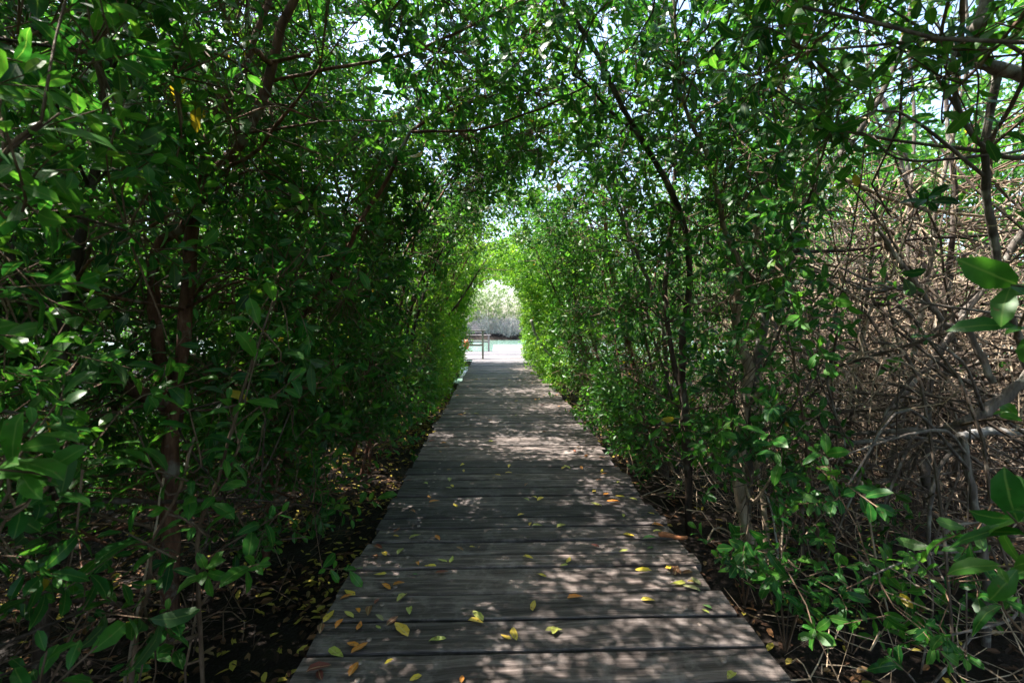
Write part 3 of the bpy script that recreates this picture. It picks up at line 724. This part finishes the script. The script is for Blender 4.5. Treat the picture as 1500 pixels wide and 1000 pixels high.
shrub("shrub", "leafy shrub with big bright leaves low on the left bank before the forked tree", "shrub", [
    ([P(180, 1030, 1.75)+[0, 0, -.2], P(200, 930, 1.7), P(218, 860, 1.62), P(225, 790, 1.55), P(262, 720, 1.5), P(285, 640, 1.5)], .010, .004),
    ([P(300, 1010, 1.9)+[0, 0, -.2], P(292, 900, 1.8), P(290, 780, 1.75), P(320, 700, 1.7), P(360, 560, 1.75), P(400, 440, 1.8)], .009, .004)],
    [(205, 640, 1.45, -.3, -.2, .9, 1.1), (282, 622, 1.5, .2, -.3, .9, 1.1), (235, 690, 1.4, -.4, -.5, .6, 1.1), (262, 755, 1.4, .1, -.5, .7, 1.15), (322, 715, 1.6, .5, -.2, .7, 1.1), (350, 650, 1.65, .4, -.2, .8, 1.05),
     (372, 535, 1.7, .2, -.3, .9, 1.1), (338, 605, 1.7, -.1, -.4, .8, 1), (402, 445, 1.8, .2, -.2, .9, 1.05), (425, 560, 1.8, .6, -.2, .6, 1), (372, 828, 1.75, .5, -.3, .5, 1.05), (245, 905, 1.6, .2, -.4, .7, 1.0), (165, 880, 1.55, -.4, -.3, .6, 1),
     (205, 790, 1.45, -.5, -.3, .3, 1.1), (405, 755, 1.85, .7, -.2, .4, 1), (255, 945, 1.7, .2, -.3, .8, .9), (300, 835, 1.7, .3, -.4, .5, 1), (380, 480, 1.75, -.3, -.3, .8, 1)], M["twig"])
shrub("shrub", "out-of-focus shrub with large pale green leaves at the left border", "shrub", [
    ([P(-60, 1150, 1.1), P(-40, 900, 1.05), P(-10, 740, 1.0), P(20, 640, 1.0)], .010, .004), ([P(-60, 1150, 1.1), P(-110, 700, 1.1), P(-60, 350, 1.05), P(10, 220, 1.05), P(60, 180, 1.05)], .010, .004)],
    [(35, 640, 1.0, .4, -.2, .7, 1.15), (10, 690, .95, .2, -.5, .3, 1.1), (70, 610, 1.1, .4, .1, .8, 1.0), (60, 730, 1.1, .6, -.3, .1, 1), (55, 190, 1.05, .6, -.1, .4, 1.15), (15, 215, 1.0, .3, -.4, .5, 1.1), (90, 250, 1.15, .5, -.3, -.1, 1), (40, 300, 1.1, .4, -.2, -.4, 1.1), (90, 590, 1.2, .2, -.1, .9, .9),
     (60, 985, 1.05, .3, -.1, .8, 1.05), (110, 975, 1.1, .8, .1, .3, 1.1), (20, 90, 1.2, .5, -.2, .1, 1), (150, 20, 1.3, .3, 0, -.8, 1.1)], M["twig"])
shrub("shrub", "big-leaved shoot poking in at the right border above the mossy limb", "shrub", [
    ([P(1590, 1100, 1.1), P(1600, 800, 1.05), P(1570, 560, 1.0), P(1540, 430, 1.0)], .010, .005)],
    [(1500, 420, 1.0, -.8, -.2, .25, 1.25), (1535, 390, 1.0, -.3, -.2, .8, 1.2), (1530, 480, 1.05, -.6, -.2, -.3, 1.1)], M["twig"], K=7, big=1.45)
shrub("shrub", "low big-leaved shoot at the right border below the mossy limb", "shrub", [
    ([P(1530, 1120, 1.15), P(1530, 950, 1.1), P(1520, 830, 1.08), P(1510, 760, 1.05)], .010, .005)],
    [(1490, 765, 1.05, -.7, -.3, .4, 1.3), (1500, 720, 1.1, -.6, .1, .7, 1.15), (1480, 830, 1.1, -.5, -.4, .2, 1.2), (1470, 860, 1.25, -.2, -.2, .8, .8)], M["twig"], K=7, big=1.45)
shrub("shrub", "bright leafy spray hanging in the upper right corner beside the elbow limb", "shrub", [
    (PX([(1560, -60), (1500, 20), (1440, 90), (1400, 130)], 1.5), .008, .004)],
    [(1385, 115, 1.45, -.6, -.2, .5, 1.05), (1330, 80, 1.6, -.6, 0, .1, 1), (1480, 40, 1.4, -.4, -.1, .3, 1.0), (1430, 170, 1.55, -.1, -.2, -.7, 1), (1240, 130, 1.9, -.7, .1, .2, 1)], M["twig"], K=7)
shrub("shrub", "leafy green shrub standing between the grey tree and the brown thicket", "shrub", [
    ([gp(1200, 862), P(1195, 760, 3.1), P(1180, 640, 3.0), P(1165, 540, 2.9), P(1150, 470, 2.85)], .014, .005), ([gp(1240, 850), P(1235, 740, 3.2), P(1225, 640, 3.1), P(1215, 520, 3.0)], .010, .004)],
    [(x, y, 2.75+.4*random.random(), random.uniform(-.6, .5), -.3, random.uniform(.2, .9), random.uniform(.95, 1.15)) for x, y in
     ((1145, 470), (1175, 490), (1205, 480), (1225, 505), (1155, 510), (1190, 530), (1130, 535), (1160, 560), (1215, 555), (1235, 530), (1200, 600), (1165, 620), (1225, 640), (1145, 650), (1185, 680), (1230, 690), (1265, 700), (1215, 715), (1165, 720), (1140, 700))], M["twig"], K=8)

# seedlings on the right bank, and on the left
lev = ["nearest", "second", "third", "fourth", "fifth", "sixth", "seventh", "eighth", "ninth", "tenth"]
seed = [(1090, 905), (1140, 870), (1185, 935), (1200, 850), (1150, 985), (1245, 985), (1275, 900), (1330, 935), (1375, 990), (1395, 900), (1440, 965), (1300, 830)]
seed_lab = ["seedling growing right at the boardwalk's edge beside the tan trunk", "small seedling just right of the tan trunk's foot", "bushy seedling in the leaf litter beside the front planks", "thin seedling behind the bushy one on the right bank",
            "low bright seedling at the bottom border nearest the boardwalk", "seedling at the bottom border, second from the boardwalk", "leafy seedling in a sunlit patch of brown litter", "spreading seedling among fallen sticks in deep shade",
            "low seedling at the bottom border, third from the boardwalk", "seedling beneath the low big-leaved shoot", "seedling in the bottom right corner", "small seedling under the leafy shrub before the thicket"]
for (px, py), lb in zip(seed, seed_lab):
    b = gp(px, py); h = random.uniform(.2, .42); b[2] = ground_z(b[0], b[1]) - .02
    tops = [b + np.array([random.uniform(-.12, .12), random.uniform(-.12, .1), h*random.uniform(.45, 1.1)]) for _ in range(7)]
    t0 = Tree("seedling", lb, "seedling", [([b, (b+q_)/2+[0, 0, .03], q_], .004, .0025) for q_ in tops], M["twig"], "seedlings on the right bank")
    Sp = np.array(tops); Ax = norm(Sp-b+np.array([0, 0, .1])+rng.normal(0, .08, (7, 3)))
    p, d, n_, L, W, ti, si = sprig_leaves(Sp-Ax*.05, Ax, np.full(7, 1.05), 8, rng)
    for i in range(len(p)): leaf_object(t0.e, t0.base, p[i], d[i], n_[i], L[i], np.clip(ti[i]+.1, 0, .8))

# ------------------------------------------------------------------ brown thicket of dead sticks on the right
r = np.random.default_rng(77)
def sticks(n_, bx, rad, length, K=6, curl=.12, upbias=0., r=r):
    p0 = r.random((n_, 3))*np.array([bx[1]-bx[0], bx[3]-bx[2], bx[5]-bx[4]]) + np.array([bx[0], bx[2], bx[4]])
    d = norm(r.normal(0, 1, (n_, 3))*np.array([1, 1, .8]) + np.array([0, 0, upbias])*r.choice([1, -1], (n_, 1)))
    L = length*r.uniform(.5, 1.3, n_)
    f = np.linspace(-.5, .5, K)
    c1 = r.normal(0, curl, (n_, 3)); c2 = r.normal(0, curl*.5, (n_, 3))
    path = p0[:, None] + d[:, None]*(f[None, :, None]*L[:, None, None]) + c1[:, None]*((f**2)*4)[None, :, None]*L[:, None, None] + c2[:, None]*np.sin(f*9)[None, :, None]*L[:, None, None]
    path += r.normal(0, .008, path.shape)
    rr = (rad*r.uniform(.5, 1.5, n_))[:, None]*np.linspace(1, .45, K)[None]
    return path, rr
g = Geo()
for n_, bx, rad, ln, K, cu, ub in ((2500, (1.8, 7.2, 3.0, 8.5, .0, 1.35), .0042, .75, 6, .14, .6), (1800, (1.8, 7.2, 2.2, 8.5, .8, 2.5), .0045, .9, 6, .14, .8), (450, (1.5, 4.5, 1.0, 6, -.4, .0), .0035, .5, 5, .1, -.0), (500, (1.25, 2.6, 4, 14, -.4, .5), .0045, .7, 6, .2, .4)):
    pa, rr = sticks(n_, bx, rad, ln, K, cu, ub)
    mid = pa[:, K//2]; ok = (mid[:, 0] > .42*mid[:, 1]+.35) | (mid[:, 2] < .2); ok &= (pa[:, :, 0].min(1) > 1.22)
    v, q = tubes(pa[ok], rr[ok], 3 if rad < .006 else 5); g.add(v, q)
tag(obj("thicket", g.mesh("thicket", M["bark_tan"])), "tangle of thin brown dead twigs filling the right bank", kind="stuff")
g = Geo(); pa, rr = sticks(800, (1.8, 6.5, 2.6, 8, -.3, 2.3), .0085, 1.9, 9, .16, 1.1)
mid = pa[:, 4]; ok = (mid[:, 0] > .46*mid[:, 1]+.4) & (pa[:, :, 0].min(1) > 1.22)
v, q = tubes(pa[ok], rr[ok], 5); g.add(v, q)
ra = np.random.default_rng(9); na = 520
x0 = ra.uniform(1.9, 6.5, na); y0 = ra.uniform(2.6, 8, na); az = ra.random(na)*6.28; ho = ra.uniform(.4, 1.7, na); rc = ra.uniform(.5, 1.6, na)
f = np.linspace(0, 1, 9)[None]
pa = np.stack([x0[:, None]+np.cos(az)[:, None]*rc[:, None]*f**.8, y0[:, None]+np.sin(az)[:, None]*rc[:, None]*f**.8, GZ-.03+(ho[:, None]+.4)*(1-f**2.3)], -1) + ra.normal(0, .018, (na, 9, 3))
ok = (pa[:, :, 0] > .5*pa[:, :, 1]+.45).all(1)
v, q = tubes(pa[ok], (ra.uniform(.006, .013, na)[:, None]*np.linspace(1, .55, 9)[None])[ok], 5); g.add(v, q)
tag(obj("aerial_roots", g.mesh("aerial_roots", M["bark_root"])), "arching dark brown aerial roots and bare stems tangled through the right bank", kind="stuff")
g = Geo()
pa, rr = sticks(1500, (-5.5, -1.1, .8, 9, -.38, .25), .0035, .5, 5, .1, .1)
pa2, rr2 = sticks(500, (-5.5, -1.6, .8, 9, .0, 2.2), .0045, .9, 5, .12, .6)
for a_, b_ in ((pa, rr), (pa2, rr2)):
    ok = a_[:, :, 0].max(1) < -.95; v, q = tubes(a_[ok], b_[ok], 3); g.add(v, q)
tag(obj("brushwood", g.mesh("brushwood", M["twig"])), "thin dead twigs scattered over the mud of the left bank", kind="stuff")

def stick_thing(name, label, cat, pts, r0, r1, mat, sides=7):
    b = np.array(pts[0]); o = thing(name, label, cat, b)
    obj("stem", stem_mesh("stem", pts, r0, r1, mat, sides=sides, n=20, base=b), o); return o
SK = [
    ("fallen_log", "pale bleached log lying level at the right border below the mossy limb", "log", PX([(1405, 639), (1450, 632), (1500, 634), (1570, 640)], 2.9), .025, .022, "bark_pale"),
    ("vine", "grey vine hanging in a deep loop near the upper right corner", "vine", PX([(1398, 60), (1400, 145), (1425, 200), (1468, 229), (1520, 228), (1580, 215)], 2.1), .010, .010, "bark_grey"),
    ("vine", "long thin vine sagging sideways below the deep vine loop", "vine", PX([(1278, 200), (1300, 225), (1340, 236), (1430, 229), (1500, 219), (1580, 190)], 2.3), .007, .007, "bark_grey"),
    ("dead_sapling", "pale leaning pole against the right wall of leaves near the jetty", "stem", PX([(778, 468), (784, 488), (797, 510), (811, 526)], 10.0), .028, .022, "bark_pale"),
    ("dead_sapling", "dark diagonal stem crossing the brown thicket from lower left to upper right", "stem", PX([(1290, 620), (1340, 560), (1400, 480), (1450, 410), (1500, 350)], 3.2), .018, .010, "bark_grey"),
    ("dead_sapling", "thick pale diagonal stem falling to the right through the middle of the thicket", "stem", PX([(1285, 340), (1330, 400), (1380, 470), (1420, 540), (1450, 600)], 3.7), .028, .016, "bark_grey"),
    ("dead_sapling", "upright dark stem at the left margin of the brown thicket", "stem", PX([(1240, 700), (1245, 600), (1262, 500), (1275, 400), (1282, 300), (1290, 200)], 3.9), .018, .010, "bark_dark"),
    ("dead_sapling", "slanting brown stem rising right from the thicket floor", "stem", PX([(1200, 640), (1270, 600), (1330, 545), (1380, 490)], 4.2), .016, .010, "bark_tan"),
    ("dead_sapling", "upright grey stem behind the crossing pair in the thicket", "stem", PX([(1330, 640), (1335, 500), (1330, 400), (1332, 300), (1340, 180), (1330, 60)], 4.4), .022, .012, "bark_grey"),
    ("dead_sapling", "tall dark stem near the right border of the thicket", "stem", PX([(1390, 640), (1380, 500), (1388, 400), (1400, 300), (1395, 200), (1410, 60)], 3.6), .022, .012, "bark_dark"),
    ("fallen_branch", "grey forked branch lying on the thicket floor under the mossy limb", "branch", PX([(1240, 650), (1330, 640), (1400, 655), (1450, 690)], 3.2, 2.9), .016, .008, "bark_grey"),
    ("fallen_branch", "long thin grey branch slanting across the right bank floor", "branch", PX([(1330, 845), (1365, 800), (1400, 770), (1440, 765)], 2.4, 2.4), .012, .006, "bark_grey"),
    ("dead_sapling", "thin pale stem rising from the right bank litter, bent at mid height", "stem", PX([(1140, 862), (1138, 800), (1128, 740), (1110, 690)], 3.1), .008, .005, "bark_pale"),
    ("dead_sapling", "long thin switch curving down across the shaded right bank", "stem", PX([(1262, 705), (1275, 770), (1285, 830), (1297, 880), (1310, 930)], 2.5), .007, .004, "bark_tan"),
    ("dead_sapling", "brown stem arching over the top of the thicket to the right", "stem", PX([(1235, 262), (1300, 290), (1380, 310), (1470, 318), (1540, 300)], 3.3), .014, .009, "bark_tan"),
    ("dead_sapling", "dark level branch across the upper edge of the thicket", "stem", PX([(1150, 368), (1250, 366), (1340, 350), (1440, 345), (1530, 330)], 3.5), .014, .009, "bark_dark"),
    ("dead_sapling", "steep brown stem in the thicket just left of the crossing pair", "stem", PX([(1240, 610), (1262, 500), (1290, 410), (1330, 300)], 3.4), .013, .008, "bark_tan"),
    ("dead_sapling", "thin curved root arching from the mossy trunk to the ground", "root", PX([(1415, 660), (1385, 670), (1365, 720), (1360, 800), (1362, 860)], 2.5), .012, .008, "bark_grey"),
    ("dead_sapling", "thin brown stem leaning left beside the shrub at the lower left", "stem", [gp(178, 1010)+[0, 0, -.05], P(205, 880, 1.95), P(222, 800, 1.95), P(240, 700, 2.0)], .008, .004, "bark_tan"),
    ("dead_sapling", "brown trunkless stem standing in front of the black stump", "stem", PX([(657, 592), (655, 565), (648, 535), (650, 490), (640, 430)], 10.6), .05, .025, "bark_red"),
    ("fallen_branch", "reddish dead branch lying across the mud of the left bank", "branch", PX([(120, 792), (240, 755), (330, 745), (420, 740)], 2.9, 3.4), .012, .006, "bark_red"),
]
for nm, lb, ct, pts, r0, r1, mt in SK: stick_thing(nm, lb, ct, pts, r0, r1, M[mt])

# ------------------------------------------------------------------ leaf litter on the mud
def litter(n_, bx, ymax_yellow, r):
    x = r.uniform(bx[0], bx[1], n_); y = r.uniform(bx[2], bx[3], n_)
    cl = noise(x*2.2, y*2.2, 1.7); k = r.random(n_) < .25+1.2*sstep(.35, .75, cl)
    x, y = x[k], y[k]; m_ = len(x)
    z = ground_z(x, y)+.006+.02*r.random(m_)
    az = r.random(m_)*6.28
    d = norm(np.stack([np.cos(az), np.sin(az), r.normal(0, .18, m_)], -1)); n0 = norm(np.stack([r.normal(0, .25, m_), r.normal(0, .25, m_), np.ones(m_)], -1)); n0 = norm(n0-d*np.sum(n0*d, -1, keepdims=True))
    L = r.uniform(.04, .085, m_); ti = np.where(r.random(m_) < ymax_yellow, r.uniform(.8, 1, m_), r.random(m_)**1.6*.78)
    return np.stack([x, y, z], -1), d, n0, L, L*r.uniform(.35, .5, m_), ti
r = np.random.default_rng(31)
V, Q, A, n0 = [], [], [], 0
for n_, bx, yl in ((9000, (-4.5, -.86, .8, 7), .16), (2500, (-1.9, -.84, 2.0, 10.5), .5), (9000, (1.18, 6, .8, 7), .10), (6000, (1.18, 4, 6, 14), .12), (4000, (-4, -.86, 6, 11), .3)):
    p, d, nn, L, W, ti = litter(n_, bx, yl, r)
    v, q, t_, ta, va = leaf_arrays(p, d, nn, L, W, ti, 4); V.append(v); Q.append(q+n0); A.append(ta); n0 += len(v)
tag(obj("leaf_litter", build_mesh("leaf_litter", np.concatenate(V), [np.concatenate(Q)], M["litter"], {"tint": np.concatenate(A)})), "brown and yellow fallen leaves covering the dark mud", kind="stuff")

# ------------------------------------------------------------------ fallen leaves on the planks, one by one
FALL = []
COLS = {"y": ("yellow", (.74, .52, .05)), "g": ("yellow-green", (.42, .44, .08)), "o": ("orange", (.66, .24, .03)), "b": ("brown", (.2, .09, .04)), "r": ("dark red", (.2, .045, .03)), "n": ("green", (.07, .22, .04)), "p": ("pale olive", (.36, .34, .14))}
for s, ox, oy, lst in (
    (3, 400, 820, "565 175 g 1.1;598 232 g 1;565 315 y 1.5;722 355 g 1;890 280 y 1;900 255 g 1.1;1055 332 y 1.1;1022 345 y .7;1143 207 y 1;1235 320 g .9;1180 72 y .8;275 418 g 1.3;247 255 y 1.1;200 248 y .8;292 288 o .9;380 298 o .9;376 226 o .7;335 245 g .8;470 258 p .8;525 275 b .9;355 488 o .9;350 380 o .8;380 395 o 1;510 455 y .6;200 490 r 1.2;627 528 y .8;830 530 o .5;335 150 y 1.1;320 165 o .8;500 120 o 1;470 68 y .9;635 18 b .6;690 35 y .9;745 8 g .8;785 5 g .9;210 308 b .9;460 302 g .5;205 515 r .9;455 188 r .5"),
    (3.75, 800, 820, "535 68 y 1.2;725 137 g 1.2;800 165 p 1.2;560 230 y .9;885 265 n .6;875 290 g .5;42 395 g 1;1015 648 g 1;715 65 b 1;775 75 b 1;100 38 g .8;675 48 y .6;820 125 p 1;800 128 y .6"),
    (3, 500, 667, "735 82 y .9;685 90 y .8;475 110 g 1;737 50 y .9;470 147 g .7;385 185 o .9;410 207 o 1.1;500 222 y .9;815 197 g .8;875 195 y 1.1;850 188 y .8;1165 175 o 1;1195 207 o 1.3;1120 220 g 1.2;1225 185 y 1;1280 197 g .9;790 265 y .7;860 313 g .9;830 305 y .6;968 316 g 1;1262 355 y 1.2;1355 370 n 1.1;1357 410 n .7;1240 422 g .8;520 415 b .8;575 406 y .5;605 408 b .5;325 362 g 1;240 358 y .6;250 328 r .7;260 428 g 1;160 410 r 1.2;190 440 y 1;150 450 b .8;1360 258 y .7;1390 312 o 1;1390 341 g .9;1145 12 o 1;1215 120 g .7;1145 72 y .8;1155 82 o .8;1240 268 g .6;335 480 o .6;325 527 n .4;1440 498 y .8;1470 510 b 1;1000 465 y .9;820 455 y .9")):
    for it in lst.split(";"):
        a_, b_, c_, z_ = it.split(); FALL.append((ox+float(a_)/s, oy+float(b_)/s, c_, float(z_)))
# a few more small ones along the far planks
for k in range(64):
    yy = random.uniform(2.2, 11); xx = random.choice([random.uniform(DL+.03, -.3), random.uniform(.6, DR-.03), random.uniform(-.6, 1)])
    FALL.append((729+xx*FPX/yy, 465+991/yy, random.choice("yygobbrbo"), random.uniform(.7, 1.1)))
FL_ME = []
for i in range(10):
    v, q, t_, ti, ve = leaf_arrays(np.zeros((1, 3)), np.array([[1., 0, 0]]), np.array([[0., 0, 1]]), np.array([1.]), np.array([.42+.04*rng.normal()]), np.array([.5]), 12)
    v[:, 0] -= .5; cu = rng.uniform(-.3, .6); cv = rng.uniform(.0, .5)
    v[:, 2] += cu*v[:, 0]**2 + cv*v[:, 1]**2*1.2; v[:, 1] += rng.normal(0, .2)*v[:, 0]**2; v[:, 2] += v[:, 0]*v[:, 1]*rng.normal(0, .4)
    v[:, 2] -= v[:, 2].min()
    FL_ME.append(build_mesh("fallen_leaf", v, [q, t_], M["fallen"], {"tint": ti, "vein": ve}, smooth=True))
rows = []
for px, py, ck, z in FALL:
    Y = 1.4*FPX/max(py-465, 8)*1.0
    w_ = P(px, py, Y); s_ = (0-CAM[2])/(w_[2]-CAM[2]); w_ = CAM+(w_-CAM)*s_
    if not (DL < w_[0] < DR) or w_[1] < 1.6: continue
    pi = int(np.searchsorted(edges, w_[1]))-1 - FIRST + 1
    fr = (w_[0]-DL)/(DR-DL); k = int(np.clip(fr*5, 0, 4.99))
    rows.append([w_, ck, z, max(pi, 0), k])
WHERE = ["near the left end of", "left of the middle of", "at the middle of", "right of the middle of", "near the right end of"]
NUM = ORD + ["fourteenth", "fifteenth", "sixteenth", "seventeenth", "eighteenth", "nineteenth", "twentieth"]
def pl_name(i):
    if i < 20: return f"the {NUM[i]} plank from front"
    tens = {2: "twenty", 3: "thirty", 4: "forty", 5: "fifty"}[i+1 and (i+1)//10]; o_ = (i+1) % 10
    return f"the {tens}-{NUM[o_-1]} plank from front" if o_ else f"on the {tens[:-1]}ieth plank from front"
from collections import defaultdict
grp = defaultdict(list)
for rw in rows: grp[(rw[1], rw[3], rw[4])].append(rw)
for (ck, pi, k), lst in grp.items():
    lst.sort(key=lambda q_: q_[0][0])
    for j, (w_, _, z, _, _) in enumerate(lst):
        cn, rgb = COLS[ck]; at = f"{WHERE[k]} {pl_name(pi)}"; n_ = len(lst)
        lab = f"{cn} leaf {at}" if n_ == 1 else f"{('left', 'right')[j]} of two {cn} leaves {at}" if n_ == 2 else f"{NUM[j]} {cn} leaf from the left, {at}"
        o = obj("fallen_leaf", FL_ME[random.randrange(10)], None, (w_[0], w_[1], .007))
        L = .078*z; o.scale = (L, L, L*random.uniform(.7, 1.3)); o.rotation_euler = (random.gauss(0, .06), random.gauss(0, .06), random.uniform(0, 6.28))
        f_ = random.uniform(.8, 1.15); o.color = (rgb[0]*f_, rgb[1]*f_*random.uniform(.9, 1.1), rgb[2], 1)
        tag(o, lab, "leaf", "fallen leaves on the boardwalk")
# curled strip of bark at the right edge of the planks
b = P(985, 803, 991/(803-465)); b[2] = .02
me = stem_mesh("bark_strip", [(-.075, .035, .012), (-.03, .01, .02), (.03, -.02, .014), (.08, -.03, .02)], .017, .011, M["float"], sides=7, n=9, wob=.004)
me.materials.clear(); me.materials.append(simple("orange_brown_bark", (.36, .13, .05), .7))
tag(obj("bark_strip", me, None, b), "curled orange-brown strip of bark lying at the right edge of the planks", "bark")

# ------------------------------------------------------------------ trees farther back, copies of three kinds
def crown_mesh(rad, hgt, ns, leafL, seed_, mat, K=10):
    r = np.random.default_rng(seed_)
    th = r.random(ns*3)*6.28; u = r.random(ns*3); rr = np.sqrt(u); zz = r.random(ns*3)
    p = np.stack([np.cos(th)*rr*rad, np.sin(th)*rr*rad, .25*hgt+zz*hgt*.8], -1)
    prof = np.sin(np.clip(zz*.85+.15, 0, 1)*np.pi)**.6
    nn = noise(p[:, 0]*.9+seed_, p[:, 1]*.9, p[:, 2]*.9)
    p = p[(rr < prof*(.65+.6*nn)) & (nn > .36)][:ns]
    ax = norm(np.stack([p[:, 0], p[:, 1], p[:, 2]*.3+.4], -1)+r.normal(0, .6, p.shape))
    P_, d, n_, L, W, ti, si = sprig_leaves(p, ax, np.full(len(p), leafL/.063), K, r)
    v, q, t_, ta, va = leaf_arrays(P_, d, n_, L, W*1.15, np.minimum(ti+.1, .94), 2)
    return build_mesh("crown", v, [q, t_], mat, {"tint": ta, "vein": va}), p
protos = []
for k, (rad, hgt, ns, lf, mat) in enumerate(((1.9, 4.6, 620, .11, M["leaf"]), (2.2, 5.4, 680, .11, M["leaf"]), (1.7, 4.0, 560, .11, M["leaf"]))):
    cm, pts = crown_mesh(rad, hgt, ns, lf, 40+k, mat)
    tk = [stem_mesh("trunk", [(0.1*math.cos(a), .1*math.sin(a), -.2), (.3*math.cos(a), .3*math.sin(a), hgt*.35), (.6*rad*math.cos(a+.4), .6*rad*math.sin(a+.4), hgt*.85)], .06, .012, M["bark_grey"], sides=6, n=12) for a in (0.3, 2.4, 4.6)]
    protos.append((cm, tk))
def bg_tree(kind, x, y, rz, s, label, group, z=None, name="background_tree"):
    e = thing(name, label, "tree", (x, y, ground_z(np.array(x), np.array(y)) if z is None else z), group)
    e.rotation_euler = (0, 0, rz); e.scale = (s, s, s)
    cm, tk = protos[kind]
    tag(obj("crown", cm, e), kind="stuff")
    for t_ in tk: obj("trunk", t_, e)
i = 0
for col_, xs in enumerate((-7.4, -10.2)):
    for j, y in enumerate(np.arange(-1.5, 15, 2.7)):
        bg_tree(i % 3, xs+rng.normal(0, .4), y+rng.normal(0, .5), rng.random()*6.28, rng.uniform(1.1, 1.35), f"leafy tree in the {('third', 'fourth')[col_]} row behind the left bank, {ORD[j]} from the camera", "trees far behind the left bank"); i += 1
for col_, xs in enumerate((8.2, 11.0)):
    for j, y in enumerate(np.arange(-1, 19, 2.8)):
        bg_tree(i % 3, xs+rng.normal(0, .4), y+rng.normal(0, .5), rng.random()*6.28, rng.uniform(1.2, 1.5), f"leafy tree in the {('third', 'fourth')[col_]} row behind the right bank, {ORD[j]} from the camera", "trees far behind the right bank"); i += 1
for j, (x, y) in enumerate(((-5.6, 14.6), (-8.2, 16.5), (-5.9, 17.6), (-9.5, 19.6), (-6.8, 20.6), (-12.5, 17.4), (-12.8, 12), (-13, 6.5))):
    bg_tree(j % 3, x, y, rng.random()*6.28, rng.uniform(.85, 1.1), f"leafy tree on the left bank's far point beside the water, {ORD[j]} from the boardwalk", "trees on the left bank's far point")
# far shore across the water
pm, pts = crown_mesh(2.4, 4.6, 700, .15, 91, M["pale_leaf"], 9)
protos.append((pm, protos[0][1]))
pos_ = ["leftmost", "second from the left", "third from the left", "fourth from the left", "fifth from the left", "sixth from the left", "seventh from the left", "eighth from the left", "ninth from the left", "tenth from the left", "eleventh from the left"]
for j, x in enumerate(np.arange(-17, 18, 3.4)):
    bg_tree(3, x+rng.normal(0, .5), 46.3+rng.normal(0, .5), rng.random()*6.28, rng.uniform(.95, 1.35), f"pale green tree on the shore across the water, {pos_[j]}", "pale trees across the water", -.3, "shore_tree")
def bare_bush(x, y, rad, hgt, label):
    e = thing("bare_bush", label, "bush", (x, y, -.45), "bare grey bushes across the water")
    r = np.random.default_rng(int(abs(x*100))); g = Geo()
    for _ in range(26):
        a = r.random()*6.28; tip = np.array([math.cos(a)*rad*r.random()**.5, math.sin(a)*rad*r.random()**.5*.6, hgt*r.uniform(.6, 1.05)*(1-.2*r.random())])
        b0 = np.array([tip[0]*.25, tip[1]*.25, -.1])
        path = spline([b0, (b0+tip)/2+r.normal(0, .15, 3), tip], 7); v, q = tubes(path[None], np.linspace(.035, .01, 7)[None], 4); g.add(v, q)
        for _ in range(26):
            s = path[r.integers(2, 7)]; d = norm(r.normal(0, 1, 3)+np.array([tip[0]*.4, tip[1]*.4, .3])); ln = r.uniform(.3, .8)
            v, q = tubes(np.stack([s, s+d*ln*.5+r.normal(0, .04, 3), s+d*ln])[None], np.array([[.014, .010, .006]]), 3); g.add(v, q)
    obj("branches", g.mesh("branches", M["bark_pale"]), e)["kind"] = "stuff"
bare_bush(-.6, 44.6, 1.5, 2.4, "bare pale grey bush on the far shore straight beyond the jetty post")
bare_bush(1.1, 44.4, 1.2, 1.7, "lower bare grey bush on the far shore beyond the pier's end")
bare_bush(-3.4, 44.5, 1.4, 1.8, "bare grey bush on the far shore behind the jetty railing")
print("realtris", sum(sum(len(p.vertices)-2 for p in m_.polygons) if len(m_.polygons)<400 else len(m_.loops)-2*len(m_.polygons) for m_ in bpy.data.meshes)); print("objects", len(sc.objects), "tris", sum(len(m_.polygons) for m_ in bpy.data.meshes))
